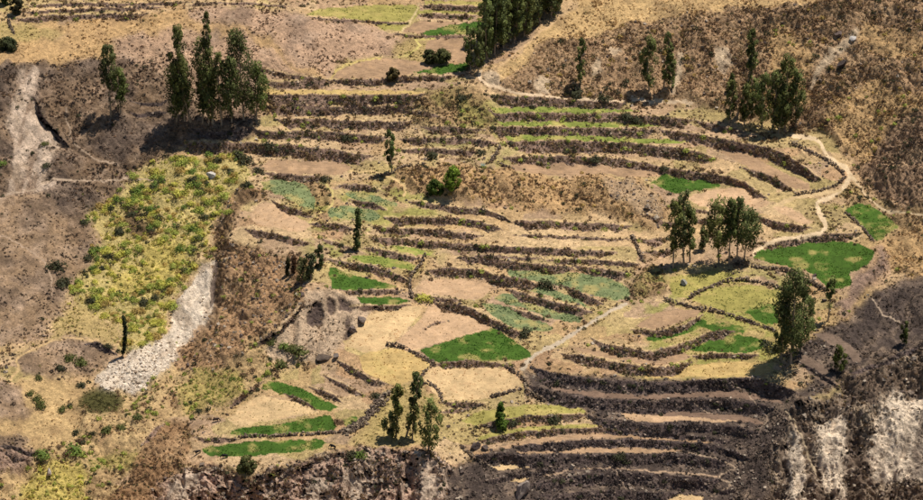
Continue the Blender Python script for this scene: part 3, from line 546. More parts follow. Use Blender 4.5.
# weathered colour of bare places: pale wash-outs on cliffs, ash trails on burnt ground
def mixin(names, colour, fac):
    m = np.isin(zone, [ZI[k] for k in names])
    tint[m] = tint[m] * (1 - fac[m])[:, None] + lin(*colour) * fac[m][:, None]
gul = fbm(gx * 1.0 + 6 * (vnoise(gx / 15, gy / 15, 30) - .5), gy * .28, 9, 31, 4)
mixin(['cliff'], (214, 188, 158), np.clip((gul - .50) * 7, 0, 1) * .65)
mixin(['east_cliff'], (206, 180, 148), np.clip((gul - .53) * 7, 0, 1) * .7)
mixin(['cliff', 'east_cliff', 'pale_cliff', 'east_pale'], (96, 80, 70), np.clip((.42 - fbm(gx, gy * .6, 7, 36, 4)) * 8, 0, 1) * .5)
fur0 = 1 - np.abs(fbm(gx + 10 * (vnoise(gx / 22, gy / 22, 35) - .5) + .12 * gy, gy * .10, 15, 37, 3) - .5) * 5
mixin(['east_pale', 'pale_cliff', 'east_cliff'], (104, 86, 74), np.clip((.15 - fur0) * 2.2, 0, 1) * .7)
mixin(['eroded', 'rocky', 'knoll_rock', 'bare_scar'], (126, 104, 86), np.clip((.44 - fbm(gx, gy * .6, 8, 40, 4)) * 7, 0, 1) * .5)
trail = np.minimum(np.abs(fbm(gx, gy * 1.5, 34, 44, 3) - .5), 1.5 * np.abs(fbm(gx + gy * .4, gy * 2.2, 26, 47, 3) - .5))
mixin(['burnt_hill', 'burnt_flat', 'burnt', 'burnt_slope'], (206, 174, 142), np.clip(1.3 - trail / .016, 0, 1) * .65)
mixin(['burnt_hill', 'burnt_flat', 'stubble', 'stubble_east'], (84, 71, 64), np.clip((.50 - fbm(gx, gy * 1.6, 30, 50, 5)) * 7, 0, 1) * np.where(zone == ZI['burnt_hill'], .75, .5))
mixin(['burnt_hill', 'burnt_flat', 'stubble', 'stubble_east'], (204, 172, 142), np.clip((fbm(gx + gy * .3, gy * 2.0, 14, 52, 4) - .55) * 7, 0, 1) * np.where(zone == ZI['burnt_hill'], .3, .55))
mixin(['scrub_hill', 'slope', 'spur', 'dark_spur'], (206, 172, 128), np.clip((fbm(gx, gy * 1.4, 12, 54, 4) - .56) * 7, 0, 1) * .5)
mixin(['scrub_hill', 'scrub_gold', 'crest_gold', 'knoll', 'gold', 'slope'], (132, 103, 78), np.clip((.44 - fbm(gx, gy * 1.5, 14, 58, 4)) * 7, 0, 1) * .4)
mixin(['terrace', 'straw', 'shrub_slope', 'golden_flat'], (150, 118, 82), np.clip((.50 - fbm(gx, gy * 1.8, 18, 62, 4)) * 6, 0, 1) * .65)
mixin(['terrace', 'meadow', 'hedge_bank', 'straw'], (172, 150, 90), np.clip((fbm(gx, gy * 1.8, 30, 66, 4) - .54) * 7, 0, 1) * .5)
strk = fbm(gx * .95 + gy * .32, gy * .22, 7, 72, 4)
BZ = ['burnt_hill', 'burnt_flat', 'burnt', 'burnt_slope']
fine = fbm(gx + .3 * gy, gy * 1.6, 5, 78, 3)
mixin(BZ, (184, 156, 130), np.clip((fine - .60) * 8, 0, 1) * np.where(np.isin(zone, [ZI['burnt'], ZI['burnt_slope']]), .4, .6))
mixin(BZ, (66, 55, 49), np.clip((.42 - fine) * 8, 0, 1) * .6)
step = np.abs(((gy * .9 + .25 * gx + 16 * fbm(gx, gy, 40, 79, 2)) / 11.0) % 1 - .5)
mixin(['burnt_hill', 'stubble'], (190, 160, 130), np.clip(1.2 - step / .07, 0, 1) * .4 * np.clip((fbm(gx, gy, 50, 81, 2) - .42) * 5, 0, 1))
mixin(['scar'], (138, 110, 86), np.clip((.47 - strk) * 8, 0, 1) * .8)
mixin(['scar', 'scree'], (156, 130, 102), np.clip((.48 - fbm(gx, gy * .7, 9, 70, 4)) * 7, 0, 1) * .6)

def blur(a, r):
    for ax_ in (0, 1):
        p = np.pad(a, [(r, r) if k == ax_ else (0, 0) for k in (0, 1)], mode='edge'); c = np.cumsum(p, axis=ax_)
        c = np.concatenate([np.zeros_like(np.take(c, [0], ax_)), c], ax_)
        n_ = a.shape[ax_]; a = (np.take(c, range(2 * r + 1, 2 * r + 1 + n_), ax_) - np.take(c, range(0, n_), ax_)) / (2 * r + 1)
    return a
sharp = tint.copy()
shp = np.where(np.isin(zone, [ZI[k] for k in ('cave', 'east_pale', 'pale_cliff', 'scree', 'scar', 'bare_scar')]), .7, .35)
shp = blur(shp, 1)
for k in range(3): tint[..., k] = shp * sharp[..., k] + (1 - shp) * blur(blur(tint[..., k], 3), 3)
slope = blur(slope, 3); ax = blur(ax, 3); ay = blur(ay, 3)
# plots: every tread has been worked in its own way, so its soil has its own tone
pr = np.random.default_rng(77); pn = 900
pcx = pr.random(pn) * 1000 - 40; pcy = pr.random(pn) * 560 - 30
ptone = np.array([lin(*c) for c in [(214, 178, 130), (196, 160, 124), (182, 150, 122), (172, 154, 96), (206, 168, 116), (222, 188, 140), (188, 146, 108), (200, 176, 112)]])[pr.integers(0, 8, pn)]
best = np.full(gx.shape, 1e9, np.float32); cell = np.zeros(gx.shape, np.int32)
vx = (gx + .5 * (wx - gx)).astype(np.float32); vy = (gy + .35 * (wy - gy)).astype(np.float32)
for k in range(pn):
    b = (slice(max(0, int(pcy[k] - Y0 - 26)), max(0, int(pcy[k] - Y0 + 26))), slice(max(0, int(pcx[k] - X0 - 90)), max(0, int(pcx[k] - X0 + 90))))
    d_ = np.abs(vx[b] - pcx[k]) + 3.2 * np.abs(vy[b] - pcy[k]); u_ = d_ < best[b]
    best[b][u_] = d_[u_]; cell[b][u_] = k
pm = blur(np.isin(zone, [ZI[k] for k in ('terrace', 'straw')]).astype(float), 2) * .55
tint = tint * (1 - pm[..., None]) + ptone[cell] * pm[..., None] * (1 + .5 * (fbm(gx, gy * 2, 6, 83, 3) - .5))[..., None]
greenish = np.maximum(blur(((gx > 305) & (gx < 440) & (gy > 182) & (gy < 270)).astype(float), 14), blur(((gx > 640) & (gx < 790) & (gy > 268) & (gy < 378)).astype(float), 14))
greenish = np.maximum(greenish, .7 * blur(((gx > 420) & (gx < 520) & (gy > 95) & (gy < 165)).astype(float), 12))
gmask = np.isin(zone, [ZI[k] for k in ('terrace', 'meadow', 'straw', 'hedge_bank')]) * greenish * np.clip((fbm(gx, gy * 1.7, 16, 76, 4) - .42) * 6, 0, 1) * .75
tint = tint * (1 - gmask[..., None]) + lin(160, 156, 78) * gmask[..., None]
oid = np.zeros(gx.shape, int)          # 0 setting by zone; 1000+ fields; 2000+ banks; 3000+ paths
fx = gx + 1.1 * (vnoise(gx / 5, gy / 5, 80) - .5) * 2 + .7 * (vnoise(gx / 2, gy / 2, 82) - .5); fy = gy + .9 * (vnoise(gx / 5, gy / 5, 81) - .5) * 2
def box(x0, x1, y0, y1):
    return (slice(max(0, int(y0 - Y0)), max(0, int(y1 - Y0) + 1)), slice(max(0, int(x0 - X0)), max(0, int(x1 - X0) + 1)))
LATE = [i for i, f in enumerate(FIELDS) if 'green terrace strip' in f[2]]
def paint_field(i):
    poly, cls, lab = FIELDS[i]
    p = np.array(poly, float)
    b = box(p[:, 0].min() - 4, p[:, 0].max() + 4, p[:, 1].min() - 4, p[:, 1].max() + 4)
    pl = smooth_line(list(map(tuple, p)) + [tuple(p[0])], 3.0) if len(p) > 5 else p
    m = inpoly(fx[b] + 2.2 * (fbm(gx[b], gy[b], 6, 84, 2) - .5), fy[b] + 2.0 * (fbm(gx[b], gy[b], 6, 86, 2) - .5), [tuple(q) for q in pl])
    base = lin(*FCLASS[cls][0])
    f = fbm(gx[b], gy[b] * 2.0, 14, 90 + i, 4); f2 = fbm(gx[b], gy[b] * 2.5, 5, 190 + i, 3)
    ang_ = (i * 2.399) % .5 - .25
    rows = np.sin((gy[b] * 2.2 + gx[b] * math.sin(ang_)) * 1.5 + 3 * (f - .5))
    colr = base * (1 + .5 * (f - .5) + .45 * (f2 - .5) + (.13 if cls in ('plough', 'dull', 'tread', 'grey') else .07) * rows)[..., None]
    if cls in ('grass', 'olive', 'yellow', 'dull', 'lush'):
        w_ = np.clip((f - (.57 if cls == 'lush' else .53)) * 6, 0, 1)[..., None] * (.6 if cls == 'lush' else .6)
        colr = colr * (1 - w_) + lin(196, 170, 104) * w_
    if cls in ('straw', 'pink', 'plough'):
        w_ = np.clip((f2 - .55) * 5, 0, 1)[..., None] * .5
        colr = colr * (1 - w_) + lin(188, 150, 108) * w_
    tint[b][m] = colr[m]; oid[b][m] = 1000 + i
    slope[b][m] = 4; ax[b][m] = 0; ay[b][m] = -1; rel[b][m] = .04
for i in range(len(FIELDS)):
    if i not in LATE: paint_field(i)
for i, (pts, th, st, lab) in enumerate(BANKS):
    L = smooth_line(pts, 2.0); n = len(L)
    t = np.linspace(0, 1, n)
    tap = np.clip(np.minimum(t, 1 - t) * n * 2.0 / 14, .15, 1)
    hh = th * 1.08 * tap * (.62 + .76 * fbm(L[:, 0], L[:, 1], 13, 300 + i, 3))
    jit = 2.4 * (fbm(L[:, 0], L[:, 1] * 0 + i * 7, 12, 400, 3) - .5)
    top = L.copy(); top[:, 1] += jit; bot = top.copy(); bot[:, 1] += hh
    tg = np.gradient(L, axis=0)
    q = np.stack([tg[:, 0], -tg[:, 1] / .6], 1); nrm = np.stack([q[:, 1], -q[:, 0]], 1)
    nrm *= np.where(nrm[:, 1] > 0, -1, 1)[:, None]; nrm /= np.linalg.norm(nrm, axis=1)[:, None] + 1e-9
    poly = [tuple(a) for a in top] + [tuple(a) for a in bot[::-1]]
    b = box(top[:, 0].min() - 3, top[:, 0].max() + 3, top[:, 1].min() - 4, bot[:, 1].max() + 4)
    m = inpoly(gx[b] + .8 * (fx[b] - gx[b]), gy[b] + .6 * (fy[b] - gy[b]), poly)
    k = np.clip(np.searchsorted(np.sort(L[:, 0]), gx[b][m]), 0, n - 1)
    if L[0, 0] > L[-1, 0]: k = n - 1 - k
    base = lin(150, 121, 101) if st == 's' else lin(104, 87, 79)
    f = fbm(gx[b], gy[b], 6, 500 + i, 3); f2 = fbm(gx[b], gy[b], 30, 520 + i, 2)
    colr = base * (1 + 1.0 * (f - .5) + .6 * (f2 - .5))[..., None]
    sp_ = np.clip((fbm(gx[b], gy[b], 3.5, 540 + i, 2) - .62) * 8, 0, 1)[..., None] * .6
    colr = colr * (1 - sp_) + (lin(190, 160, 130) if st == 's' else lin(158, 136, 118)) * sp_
    if st == 's':      # dry grass fringe along the tread lip, painted paler to read as sunlit
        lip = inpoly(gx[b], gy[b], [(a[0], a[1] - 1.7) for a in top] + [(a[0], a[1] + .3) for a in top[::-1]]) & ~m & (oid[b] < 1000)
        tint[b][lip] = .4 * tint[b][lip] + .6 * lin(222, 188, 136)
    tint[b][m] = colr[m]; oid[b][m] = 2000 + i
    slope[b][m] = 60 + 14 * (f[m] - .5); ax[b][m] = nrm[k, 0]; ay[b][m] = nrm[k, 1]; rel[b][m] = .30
for i in LATE: paint_field(i)
for i, (pts, wd, rgb, lab) in enumerate(PATHS):
    L = smooth_line(pts, 3.0)
    b = box(L[:, 0].min() - 5, L[:, 0].max() + 5, L[:, 1].min() - 5, L[:, 1].max() + 5)
    d = np.full(gx[b].shape, 99.0); X = wx[b] * .2 + fx[b] * .8; Y = wy[b] * .2 + fy[b] * .8
    for a, c in zip(L[:-1], L[1:]):
        v = c - a; t = np.clip(((X - a[0]) * v[0] + (Y - a[1]) * v[1]) / (v @ v + 1e-9), 0, 1)
        dx_ = X - a[0] - t * v[0]; dy_ = (Y - a[1] - t * v[1]) * 1.15
        d = np.minimum(d, np.hypot(dx_, dy_))
    w2 = wd / 2 * (.75 + .5 * fbm(gx[b], gy[b], 12, 600 + i, 2))
    m = d < w2
    tint[b][m] = lin(*rgb) * (1 + .3 * (fbm(gx[b], gy[b], 6, 620, 3)[m] - .5))[:, None]
    oid[b][m] = 3000 + i; slope[b][m] *= .6; rel[b][m] = .06

# target normals -> gradient of log depth -> screened Poisson (cosine basis)
sl = np.radians(slope)
n_x = ax * np.sin(sl); n_y = ay * np.sin(sl); n_z = np.cos(sl)
nF = n_y * FWD[1] + n_z * FWD[2]; nR = n_x; nU = n_y * UPV[1] + n_z * UPV[2]
U_ = (gx - W / 2) * PA; V_ = -(gy - H / 2) * PA
nd = np.minimum(nF + nR * U_ + nU * V_, -.10)
Gu = -(nR * PA) / nd; Gv = (nU * PA) / nd
n0 = np.array([0, -math.sin(SLOPE), math.cos(SLOPE)])
s0 = -(n0 @ CAM) / ((n0 @ FWD) + (n0 @ RGT) * U_ + (n0 @ UPV) * V_)
L0 = np.log(s0)
gu = np.zeros(gx.shape); gv = np.zeros(gx.shape)
hu = .5 * (Gu[:, 1:] + Gu[:, :-1]) - np.diff(L0, axis=1); hv = .5 * (Gv[1:] + Gv[:-1]) - np.diff(L0, axis=0)
hu = hu * 1.5
lim = .02; hu = np.clip(hu, -lim, lim); hv = np.clip(hv, -lim, lim)
div = np.zeros(gx.shape)
div[:, :-1] += hu; div[:, 1:] -= hu; div[:-1] += hv; div[1:] -= hv
ext = np.block([[div, div[:, ::-1]], [div[::-1], div[::-1, ::-1]]])
ku = 2 * np.cos(2 * np.pi * np.arange(2 * NX) / (2 * NX)) - 2; kv = 2 * np.cos(2 * np.pi * np.arange(2 * NY) / (2 * NY)) - 2
LAM = 1 / 480.0 ** 2
sol = np.real(np.fft.ifft2(np.fft.fft2(ext) / (ku[None] + kv[:, None] - LAM)))[:NY, :NX]
S = np.exp(L0 + sol)
Pg = CAM + S[..., None] * (FWD + U_[..., None] * RGT + V_[..., None] * UPV)
def normals(P):
    du = np.gradient(P, axis=1); dv = np.gradient(P, axis=0)
    n = np.cross(dv, du); n /= np.linalg.norm(n, axis=2)[..., None] + 1e-12
    return n * np.sign(n[..., 2:3] + 1e-9)
Ng = normals(Pg)
rl = blur(rel, 2)
furrow = 1 - np.abs(fbm(gx + 10 * (vnoise(gx / 22, gy / 22, 35) - .5) + .12 * gy, gy * .10, 15, 37, 3) - .5) * 5
fmask = blur(np.isin(zone, [ZI[k] for k in ('cliff', 'pale_cliff', 'east_cliff', 'east_pale', 'eroded', 'rocky')]).astype(float) * (oid == 0), 3)
bumpy = (fbm(gx, gy * 1.4, 9, 700, 4) - .5) * 2.4 + (gul - .5) * 3.0 * np.isin(zone, [ZI[k] for k in ('cliff', 'pale_cliff', 'east_cliff', 'east_pale', 'eroded', 'rocky')]) + (vnoise(gx / 2.2, gy / 1.8, 720) - .5) * .9
natural = blur(np.where(np.isin(zone, [ZI[k] for k in ('terrace', 'straw', 'meadow', 'burnt', 'golden_flat', 'eroded', 'cave')]) | (oid > 0), 0.0, 1.0), 5)
diag = gx * .8 + gy * .5
ridge = 1 - np.abs(fbm(gx * .9 + gy * .45, gy * .55 - gx * .1, 42, 730, 4) - .5) * 4
macro = (fbm(gx, gy * 1.3, 46, 740, 3) - .5) * 5.0 + (fbm(gx, gy * 1.3, 18, 745, 3) - .5) * 2.6 + ridge * 1.0
Pg = Pg + Ng * (rl * bumpy)[..., None]
Pg = Pg - Ng * (blur(np.where(zone == ZI['cave'], .7, 0.0), 1) + blur(np.where(zone == ZI['scar'], (.5 - strk) * 2.5, 0.0), 1))[..., None]
chute = fbm(gx * .8 + gy * .55, (gy * .8 - gx * .55) * .25, 8, 88, 4)
Pg = Pg + Ng * (fmask * (furrow - .2) * np.where(np.isin(zone, [ZI['eroded'], ZI['rocky']]), .9, 1.7) + blur((zone == ZI['scree']).astype(float), 2) * np.clip((370 - gy) / 90, 0, 1) * (chute - .5) * 5)[..., None]
Pg[..., 2] += natural * macro * .9 * np.clip(rl / .4, .3, 1.4)
Ng = normals(Pg)

def gp(x, y):
    """world point of the ground seen at a photograph pixel"""
    u = np.clip(np.asarray(x, float) - X0, 0, NX - 1.001); v = np.clip(np.asarray(y, float) - Y0, 0, NY - 1.001)
    i = u.astype(int); j = v.astype(int); a = (u - i)[..., None]; b = (v - j)[..., None]
    return (Pg[j, i] * (1 - a) + Pg[j, i + 1] * a) * (1 - b) + (Pg[j + 1, i] * (1 - a) + Pg[j + 1, i + 1] * a) * b
def at(arr, x, y):
    i = np.clip(np.round(np.asarray(x) - X0).astype(int), 0, NX - 1); j = np.clip(np.round(np.asarray(y) - Y0).astype(int), 0, NY - 1)
    return arr[j, i]
def mpp(x, y):
    """metres per photograph pixel across the view at that place"""
    return at(S, x, y) * PA

# split the one surface into the pieces of the setting, the fields and the banks
STRUCT = {   # setting pieces: zones gathered under one name and label
 'terraced_ground': (['terrace', 'straw', 'hedge_bank', 'knoll', 'knoll_rock', 'meadow'], 'tan terraced ground between the fields and banks'),
 'burnt_hillside': (['stubble', 'stubble_east', 'burnt_hill', 'burnt_flat', 'scar', 'gold'], 'bare brown burnt hillside at the left with a pale landslide scar'),
 'ravine': (['ravine', 'ravine_dark', 'yellow_patch', 'reeds', 'shrub_slope', 'slope_green', 'golden_flat', 'rocky'], 'shrubby ravine ground at the lower left'),
 'scree': (['scree'], 'tongue of whitish rubble running down into the ravine'),
 'brown_slope': (['slope', 'spur', 'eroded', 'cave', 'rim'], 'steep brown slope with eroded pale hollows'),
 'cliff': (['cliff', 'pale_cliff'], 'grey and cream cliff under the lowest green fields'),
 'gullied_cliff': (['east_cliff', 'east_pale'], 'cream gullied cliff in the lower right corner'),
 'burnt_ground': (['burnt', 'burnt_slope'], 'blackened burnt ground at the lower right'),
 'scrubby_hill': (['scrub_hill', 'scrub_gold', 'crest_gold', 'dark_spur', 'bare_scar'], 'golden brown scrub hillside filling the upper right'),
}
sid = np.zeros(len(ZN), int)
for k, nm in enumerate(STRUCT):
    for z in STRUCT[nm][0]: sid[ZI[z]] = k
full = np.where(oid > 0, oid, sid[zone])
fid = full[:-1, :-1]
vidx = np.arange(NX * NY).reshape(NY, NX)
quads = np.stack([vidx[:-1, :-1], vidx[1:, :-1], vidx[1:, 1:], vidx[:-1, 1:]], -1).reshape(-1, 4)
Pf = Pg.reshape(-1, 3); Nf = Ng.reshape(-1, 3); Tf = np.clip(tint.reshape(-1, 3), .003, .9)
ff = fid.ravel(); order = np.argsort(ff, kind='stable'); ffs = ff[order]
ids, starts = np.unique(ffs, return_index=True); starts = list(starts) + [len(ffs)]
OBJ = {}
for k, i in enumerate(ids):
    q = quads[order[starts[k]:starts[k + 1]]]
    vs, inv = np.unique(q, return_inverse=True)
    inv = inv.reshape(q.shape)
    if i < 1000: nm = list(STRUCT)[i]; lab = STRUCT[nm][1]; cat = 'ground'; kind = 'structure'; mat = M_ROUGH
    elif i < 2000: lab = FIELDS[i - 1000][2]; nm = FCLASS[FIELDS[i - 1000][1]][4]; cat = 'field'; kind = 'structure'; mat = M_SOFT
    elif i < 3000: lab = BANKS[i - 2000][3]; nm = 'terrace_bank'; cat = 'bank'; kind = None; mat = M_ROUGH
    else: lab = PATHS[i - 3000][3]; nm = 'path'; cat = 'path'; kind = 'structure'; mat = M_SOFT
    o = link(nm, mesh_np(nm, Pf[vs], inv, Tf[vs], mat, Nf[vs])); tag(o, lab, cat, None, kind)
    if 2000 <= i < 3000: o['group'] = 'terrace banks'
    OBJ[i] = o
# the land beyond the view, coarse, joined to the rim of the surface
def rim():
    e = [Pg[0], Pg[:, -1], Pg[-1, ::-1], Pg[::-1, 0]]
    loop = np.concatenate([a[:-1:6] for a in e]); t0 = np.concatenate([tint[0][:-1:6], tint[:, -1][:-1:6], tint[-1, ::-1][:-1:6], tint[::-1, 0][:-1:6]])
    n = len(loop); rings = [loop - np.array([0, 0, .6])]; cs = [t0]
    cen = np.array([0, 0.0, 0])
    for f in (1.12, 1.3, 1.6, 2.1):
        q = loop.copy(); q[:, :2] = q[:, :2] * f
        q[:, 2] = np.clip(q[:, 1] * math.tan(SLOPE), -160, 160) * .8 + 14 * (fbm(q[:, 0], q[:, 1], 70, 800, 3) - .5) * f
        rings.append(q); cs.append(t0 * .3 + lin(168, 132, 94) * .7)
    V = np.concatenate(rings); F = []
    for r in range(len(rings) - 1):
        for k in range(n):
            F.append((r * n + k, (r + 1) * n + k, (r + 1) * n + (k + 1) % n, r * n + (k + 1) % n))
    tag(link('surrounding_hills', mesh_np('surrounding_hills', V, np.array(F), np.concatenate(cs), M_ROUGH, smooth=True)), 'dry brown hills continuing beyond the terraces', 'hills', None, 'structure')
rim()

# ------------------------------------------------------------------ low growth: tufts and brush
def rand_basis(n, r):
    a = r.normal(size=(n, 3)); a /= np.linalg.norm(a, axis=1)[:, None]
    b = np.cross(a, r.normal(size=(n, 3))); b /= np.linalg.norm(b, axis=1)[:, None]
    return a, b
def orient(V, N):
    """turn each triangle so that it faces the way its foliage mass faces"""
    t = V.reshape(-1, 3, 3); n = np.cross(t[:, 1] - t[:, 0], t[:, 2] - t[:, 0]); w = (n * N.reshape(-1, 3, 3)[:, 0]).sum(1) < 0
    t[w] = t[w][:, ::-1]; return t.reshape(-1, 3)
def domes(P, R, Cc, K, r, flat=.75, leaf=.75, droop=0.0):
    """K leaf triangles scattered over the upper part of a dome at each point P, radius R"""
    n = len(P)
    d = r.normal(size=(n, K, 3)); d[..., 2] = np.abs(d[..., 2]) * .9 + .05; d /= np.linalg.norm(d, axis=2)[..., None]
    rad = R[:, None, None] * (.62 + .42 * r.random((n, K, 1)))
    c = P[:, None] + d * rad * np.array([1, 1, flat]) - np.array([0, 0, .1]) * R[:, None, None]
    t1 = np.cross(d, r.normal(size=(n, K, 3))); t1 /= np.linalg.norm(t1, axis=2)[..., None] + 1e-9
    t2 = np.cross(d, t1) + .5 * d * r.normal(size=(n, K, 1)); s = leaf * R[:, None, None] * (.6 + .6 * r.random((n, K, 1)))
    V = np.stack([c + t1 * s * .6, c - t1 * s * .5 + t2 * s * .35, c - t2 * s * .6 - t1 * s * .1], 2).reshape(-1, 3)
    global DOME_N; DOME_N = np.repeat(d.reshape(-1, 3), 3, 0); V = orient(V, DOME_N)
    C = np.repeat(np.repeat(Cc[:, None], K, 1) * (.75 + .5 * r.random((n, K, 1))), 3, 1).reshape(-1, 3)
    return V, np.arange(len(V)).reshape(-1, 3), C
def blades(P, R, Cc, K, r):
    n = len(P)
    d = r.normal(size=(n, K, 3)); d[..., 2] = np.abs(d[..., 2]) * 1.3 + .5; d /= np.linalg.norm(d, axis=2)[..., None]
    side = np.cross(d, r.normal(size=(n, K, 3))); side /= np.linalg.norm(side, axis=2)[..., None] + 1e-9
    b = P[:, None] + (r.random((n, K, 3)) - .5) * R[:, None, None] * np.array([1.3, 1.3, .1])
    Lh = R[:, None, None] * (1.0 + .8 * r.random((n, K, 1))); wd = R[:, None, None] * .34
    V = np.stack([b - side * wd, b + side * wd, b + d * Lh], 2).reshape(-1, 3)
    C = np.repeat(np.repeat(Cc[:, None], K, 1) * (.75 + .5 * r.random((n, K, 1))), 3, 1).reshape(-1, 3)
    return V, np.arange(len(V)).reshape(-1, 3), C

DENS_MUL = 1.5
zd = np.array([ZONES[k][4] for k in ZN]) * DENS_MUL
dens = zd[zone].copy(); 
for i, f in enumerate(FIELDS): dens[oid == 1000 + i] = FCLASS[f[1]][1] * 1.6
for i, f in enumerate(BANKS): dens[oid == 2000 + i] = 21.0 if f[2] == 's' else 16.0
dens[oid >= 3000] = .3
# growth comes in drifts, not evenly
rav = blur(np.isin(zone, [ZI[k] for k in ('ravine', 'yellow_patch', 'slope_green', 'ravine_dark', 'scrub_hill', 'slope', 'dark_spur', 'spur', 'rim')]).astype(float), 4)
patch = np.where(oid < 1000, (.55 + rav * .0) * rav + (1 - .45 * rav) * np.clip((fbm(gx, gy * 1.5, 24, 900, 4) - .32) * 6, .2, 2.4), 1.0)
cropgap = np.clip((fbm(gx, gy * 2, 10, 930, 4) - .36) * 6, .12, 1.1)
dens = dens * np.where((oid >= 1000) & (oid < 2000), cropgap, patch)
mxd = 60.0
Nc = int(mxd / 100 * NX * NY)
cx_ = X0 + rng.random(Nc) * (NX - 1); cy_ = Y0 + rng.random(Nc) * (NY - 1)
keep = rng.random(Nc) < at(dens, cx_, cy_) / mxd
cx_, cy_ = cx_[keep], cy_[keep]
jx = rng.normal(size=len(cx_)) * 7; jy = rng.normal(size=len(cx_)) * 5
tz = at(zone, cx_ + jx, cy_ + jy); to = at(oid, cx_, cy_); tp = gp(cx_, cy_); tm = mpp(cx_, cy_)
cl1 = fbm(cx_, cy_ * 1.4, 11, 910, 3); cl2 = fbm(cx_, cy_ * 1.4, 17, 915, 3)
u1 = np.clip(rng.random(len(cx_)) * .75 + (cl1 - .5) * 1.6 + .12, 0, 1); ci = (cl2 * 3.1 + rng.random(len(cx_)) * .55) % 1
def pick(cols, c): a = np.array([lin(*q) for q in cols]); return a[(c * len(cols)).astype(int) % len(cols)]
GROWTH = {
 'terraced_ground': ('dry_grass', 'dry straw tufts and low scrub over the terraced ground'),
 'burnt_hillside': ('stubble_tufts', 'singed brown tufts covering the bare hillside at the left'),
 'ravine': ('ravine_scrub', 'yellow green low scrub filling the ravine'),
 'scree': ('weed_tufts', 'sparse weeds on the whitish rubble tongue'),
 'brown_slope': ('slope_scrub', 'brown scrub covering the steep slope right of the ravine'),
 'cliff': ('cliff_scrub', 'grey brown scrub clinging to the cliff under the green fields'),
 'gullied_cliff': ('gully_scrub', 'sparse dark tufts on the cream gullied cliff'),
 'burnt_ground': ('charred_tufts', 'charred black tufts over the burnt terraces'),
 'scrubby_hill': ('hill_scrub', 'golden brown bunch grass and scrub over the upper right hill'),
}
for k, nm in enumerate(STRUCT):
    Vs, Cs = [], []
    for z in STRUCT[nm][0]:
        s = (tz == ZI[z]) & ((to == 0) | (to >= 3000))
        if not s.any(): continue
        _, _, _, _, _, (a, b), cols = ZONES[z]
        R = (a + (b - a) * 1.25 * u1[s] ** 1.7) * .5 * tm[s]
        cc = pick(cols, ci[s])
        grassy = (ci[s] * 97 % 1) < .45
        if grassy.any():
            V, F, C = blades(tp[s][grassy], R[grassy] * .8, cc[grassy], 7, rng); Vs.append(V); Cs.append(C)
        if (~grassy).any():
            V, F, C = domes(tp[s][~grassy], R[~grassy], cc[~grassy], 12, rng); Vs.append(V); Cs.append(C)
    V = np.concatenate(Vs); g = GROWTH[nm]
    tag(link(g[0], mesh_np(g[0], V, np.arange(len(V)).reshape(-1, 3), np.concatenate(Cs), M_DRY)), g[1], 'vegetation', None, 'stuff')
for i, f in enumerate(FIELDS):
    s = to == 1000 + i
    if s.sum() < 3: continue
    _, _, (a, b), cols, _ = FCLASS[f[1]]
    R = (a + (b - a) * u1[s]) * .5 * tm[s]
    tone_ = (1 + .9 * (fbm(cx_[s], cy_[s] * 2, 12, 940 + i, 3) - .5))[:, None] * np.array([1 + .25 * math.sin(i * 1.7), 1, 1])
    V, F, C = blades(tp[s], R, pick(cols, ci[s]) * tone_, 7, rng)
    o = link('crop' if FCLASS[f[1]][4] == 'crop_field' else 'grass', mesh_np('crop', V, F, C, M_LEAF), OBJ[1000 + i]); o['kind'] = 'stuff'
def stones(P, R, Cc, r):
    """rough angular stones: jittered, turned boxes"""
    n = len(P)
    cube = np.array([(x, y, z) for x in (-1, 1) for y in (-1, 1) for z in (-1, 1)], float)
    v = cube[None] * (1 + .35 * (r.random((n, 8, 3)) - .5) * 2) * (R[:, None, None] * np.array([1, .8, .7]) * (.7 + .6 * r.random((n, 1, 3))))
    a, b = rand_basis(n, r); a = a * np.array([1, 1, .35]); a /= np.linalg.norm(a, axis=1)[:, None]
    b = np.cross(a, np.cross(b, a)); b -= a * (a * b).sum(1)[:, None]; b /= np.linalg.norm(b, axis=1)[:, None]; c = np.cross(a, b)
    v = v[..., :1] * a[:, None] + v[..., 1:2] * b[:, None] + v[..., 2:] * c[:, None]
    V = (P[:, None] + v).reshape(-1, 3)
    f = np.array([(0, 1, 3, 2), (4, 6, 7, 5), (0, 4, 5, 1), (2, 3, 7, 6), (0, 2, 6, 4), (1, 5, 7, 3)])
    F = (f[None] + (np.arange(n) * 8)[:, None, None]).reshape(-1, 4)
    C = np.repeat(Cc * (.75 + .5 * r.random((n, 1))), 8, 0)
    return V, F, C
BS = [(134, 107, 86), (156, 126, 98), (112, 90, 74), (176, 144, 108), (138, 124, 82)]
BB = [(70, 59, 53), (85, 72, 64), (58, 50, 46), (112, 94, 80)]
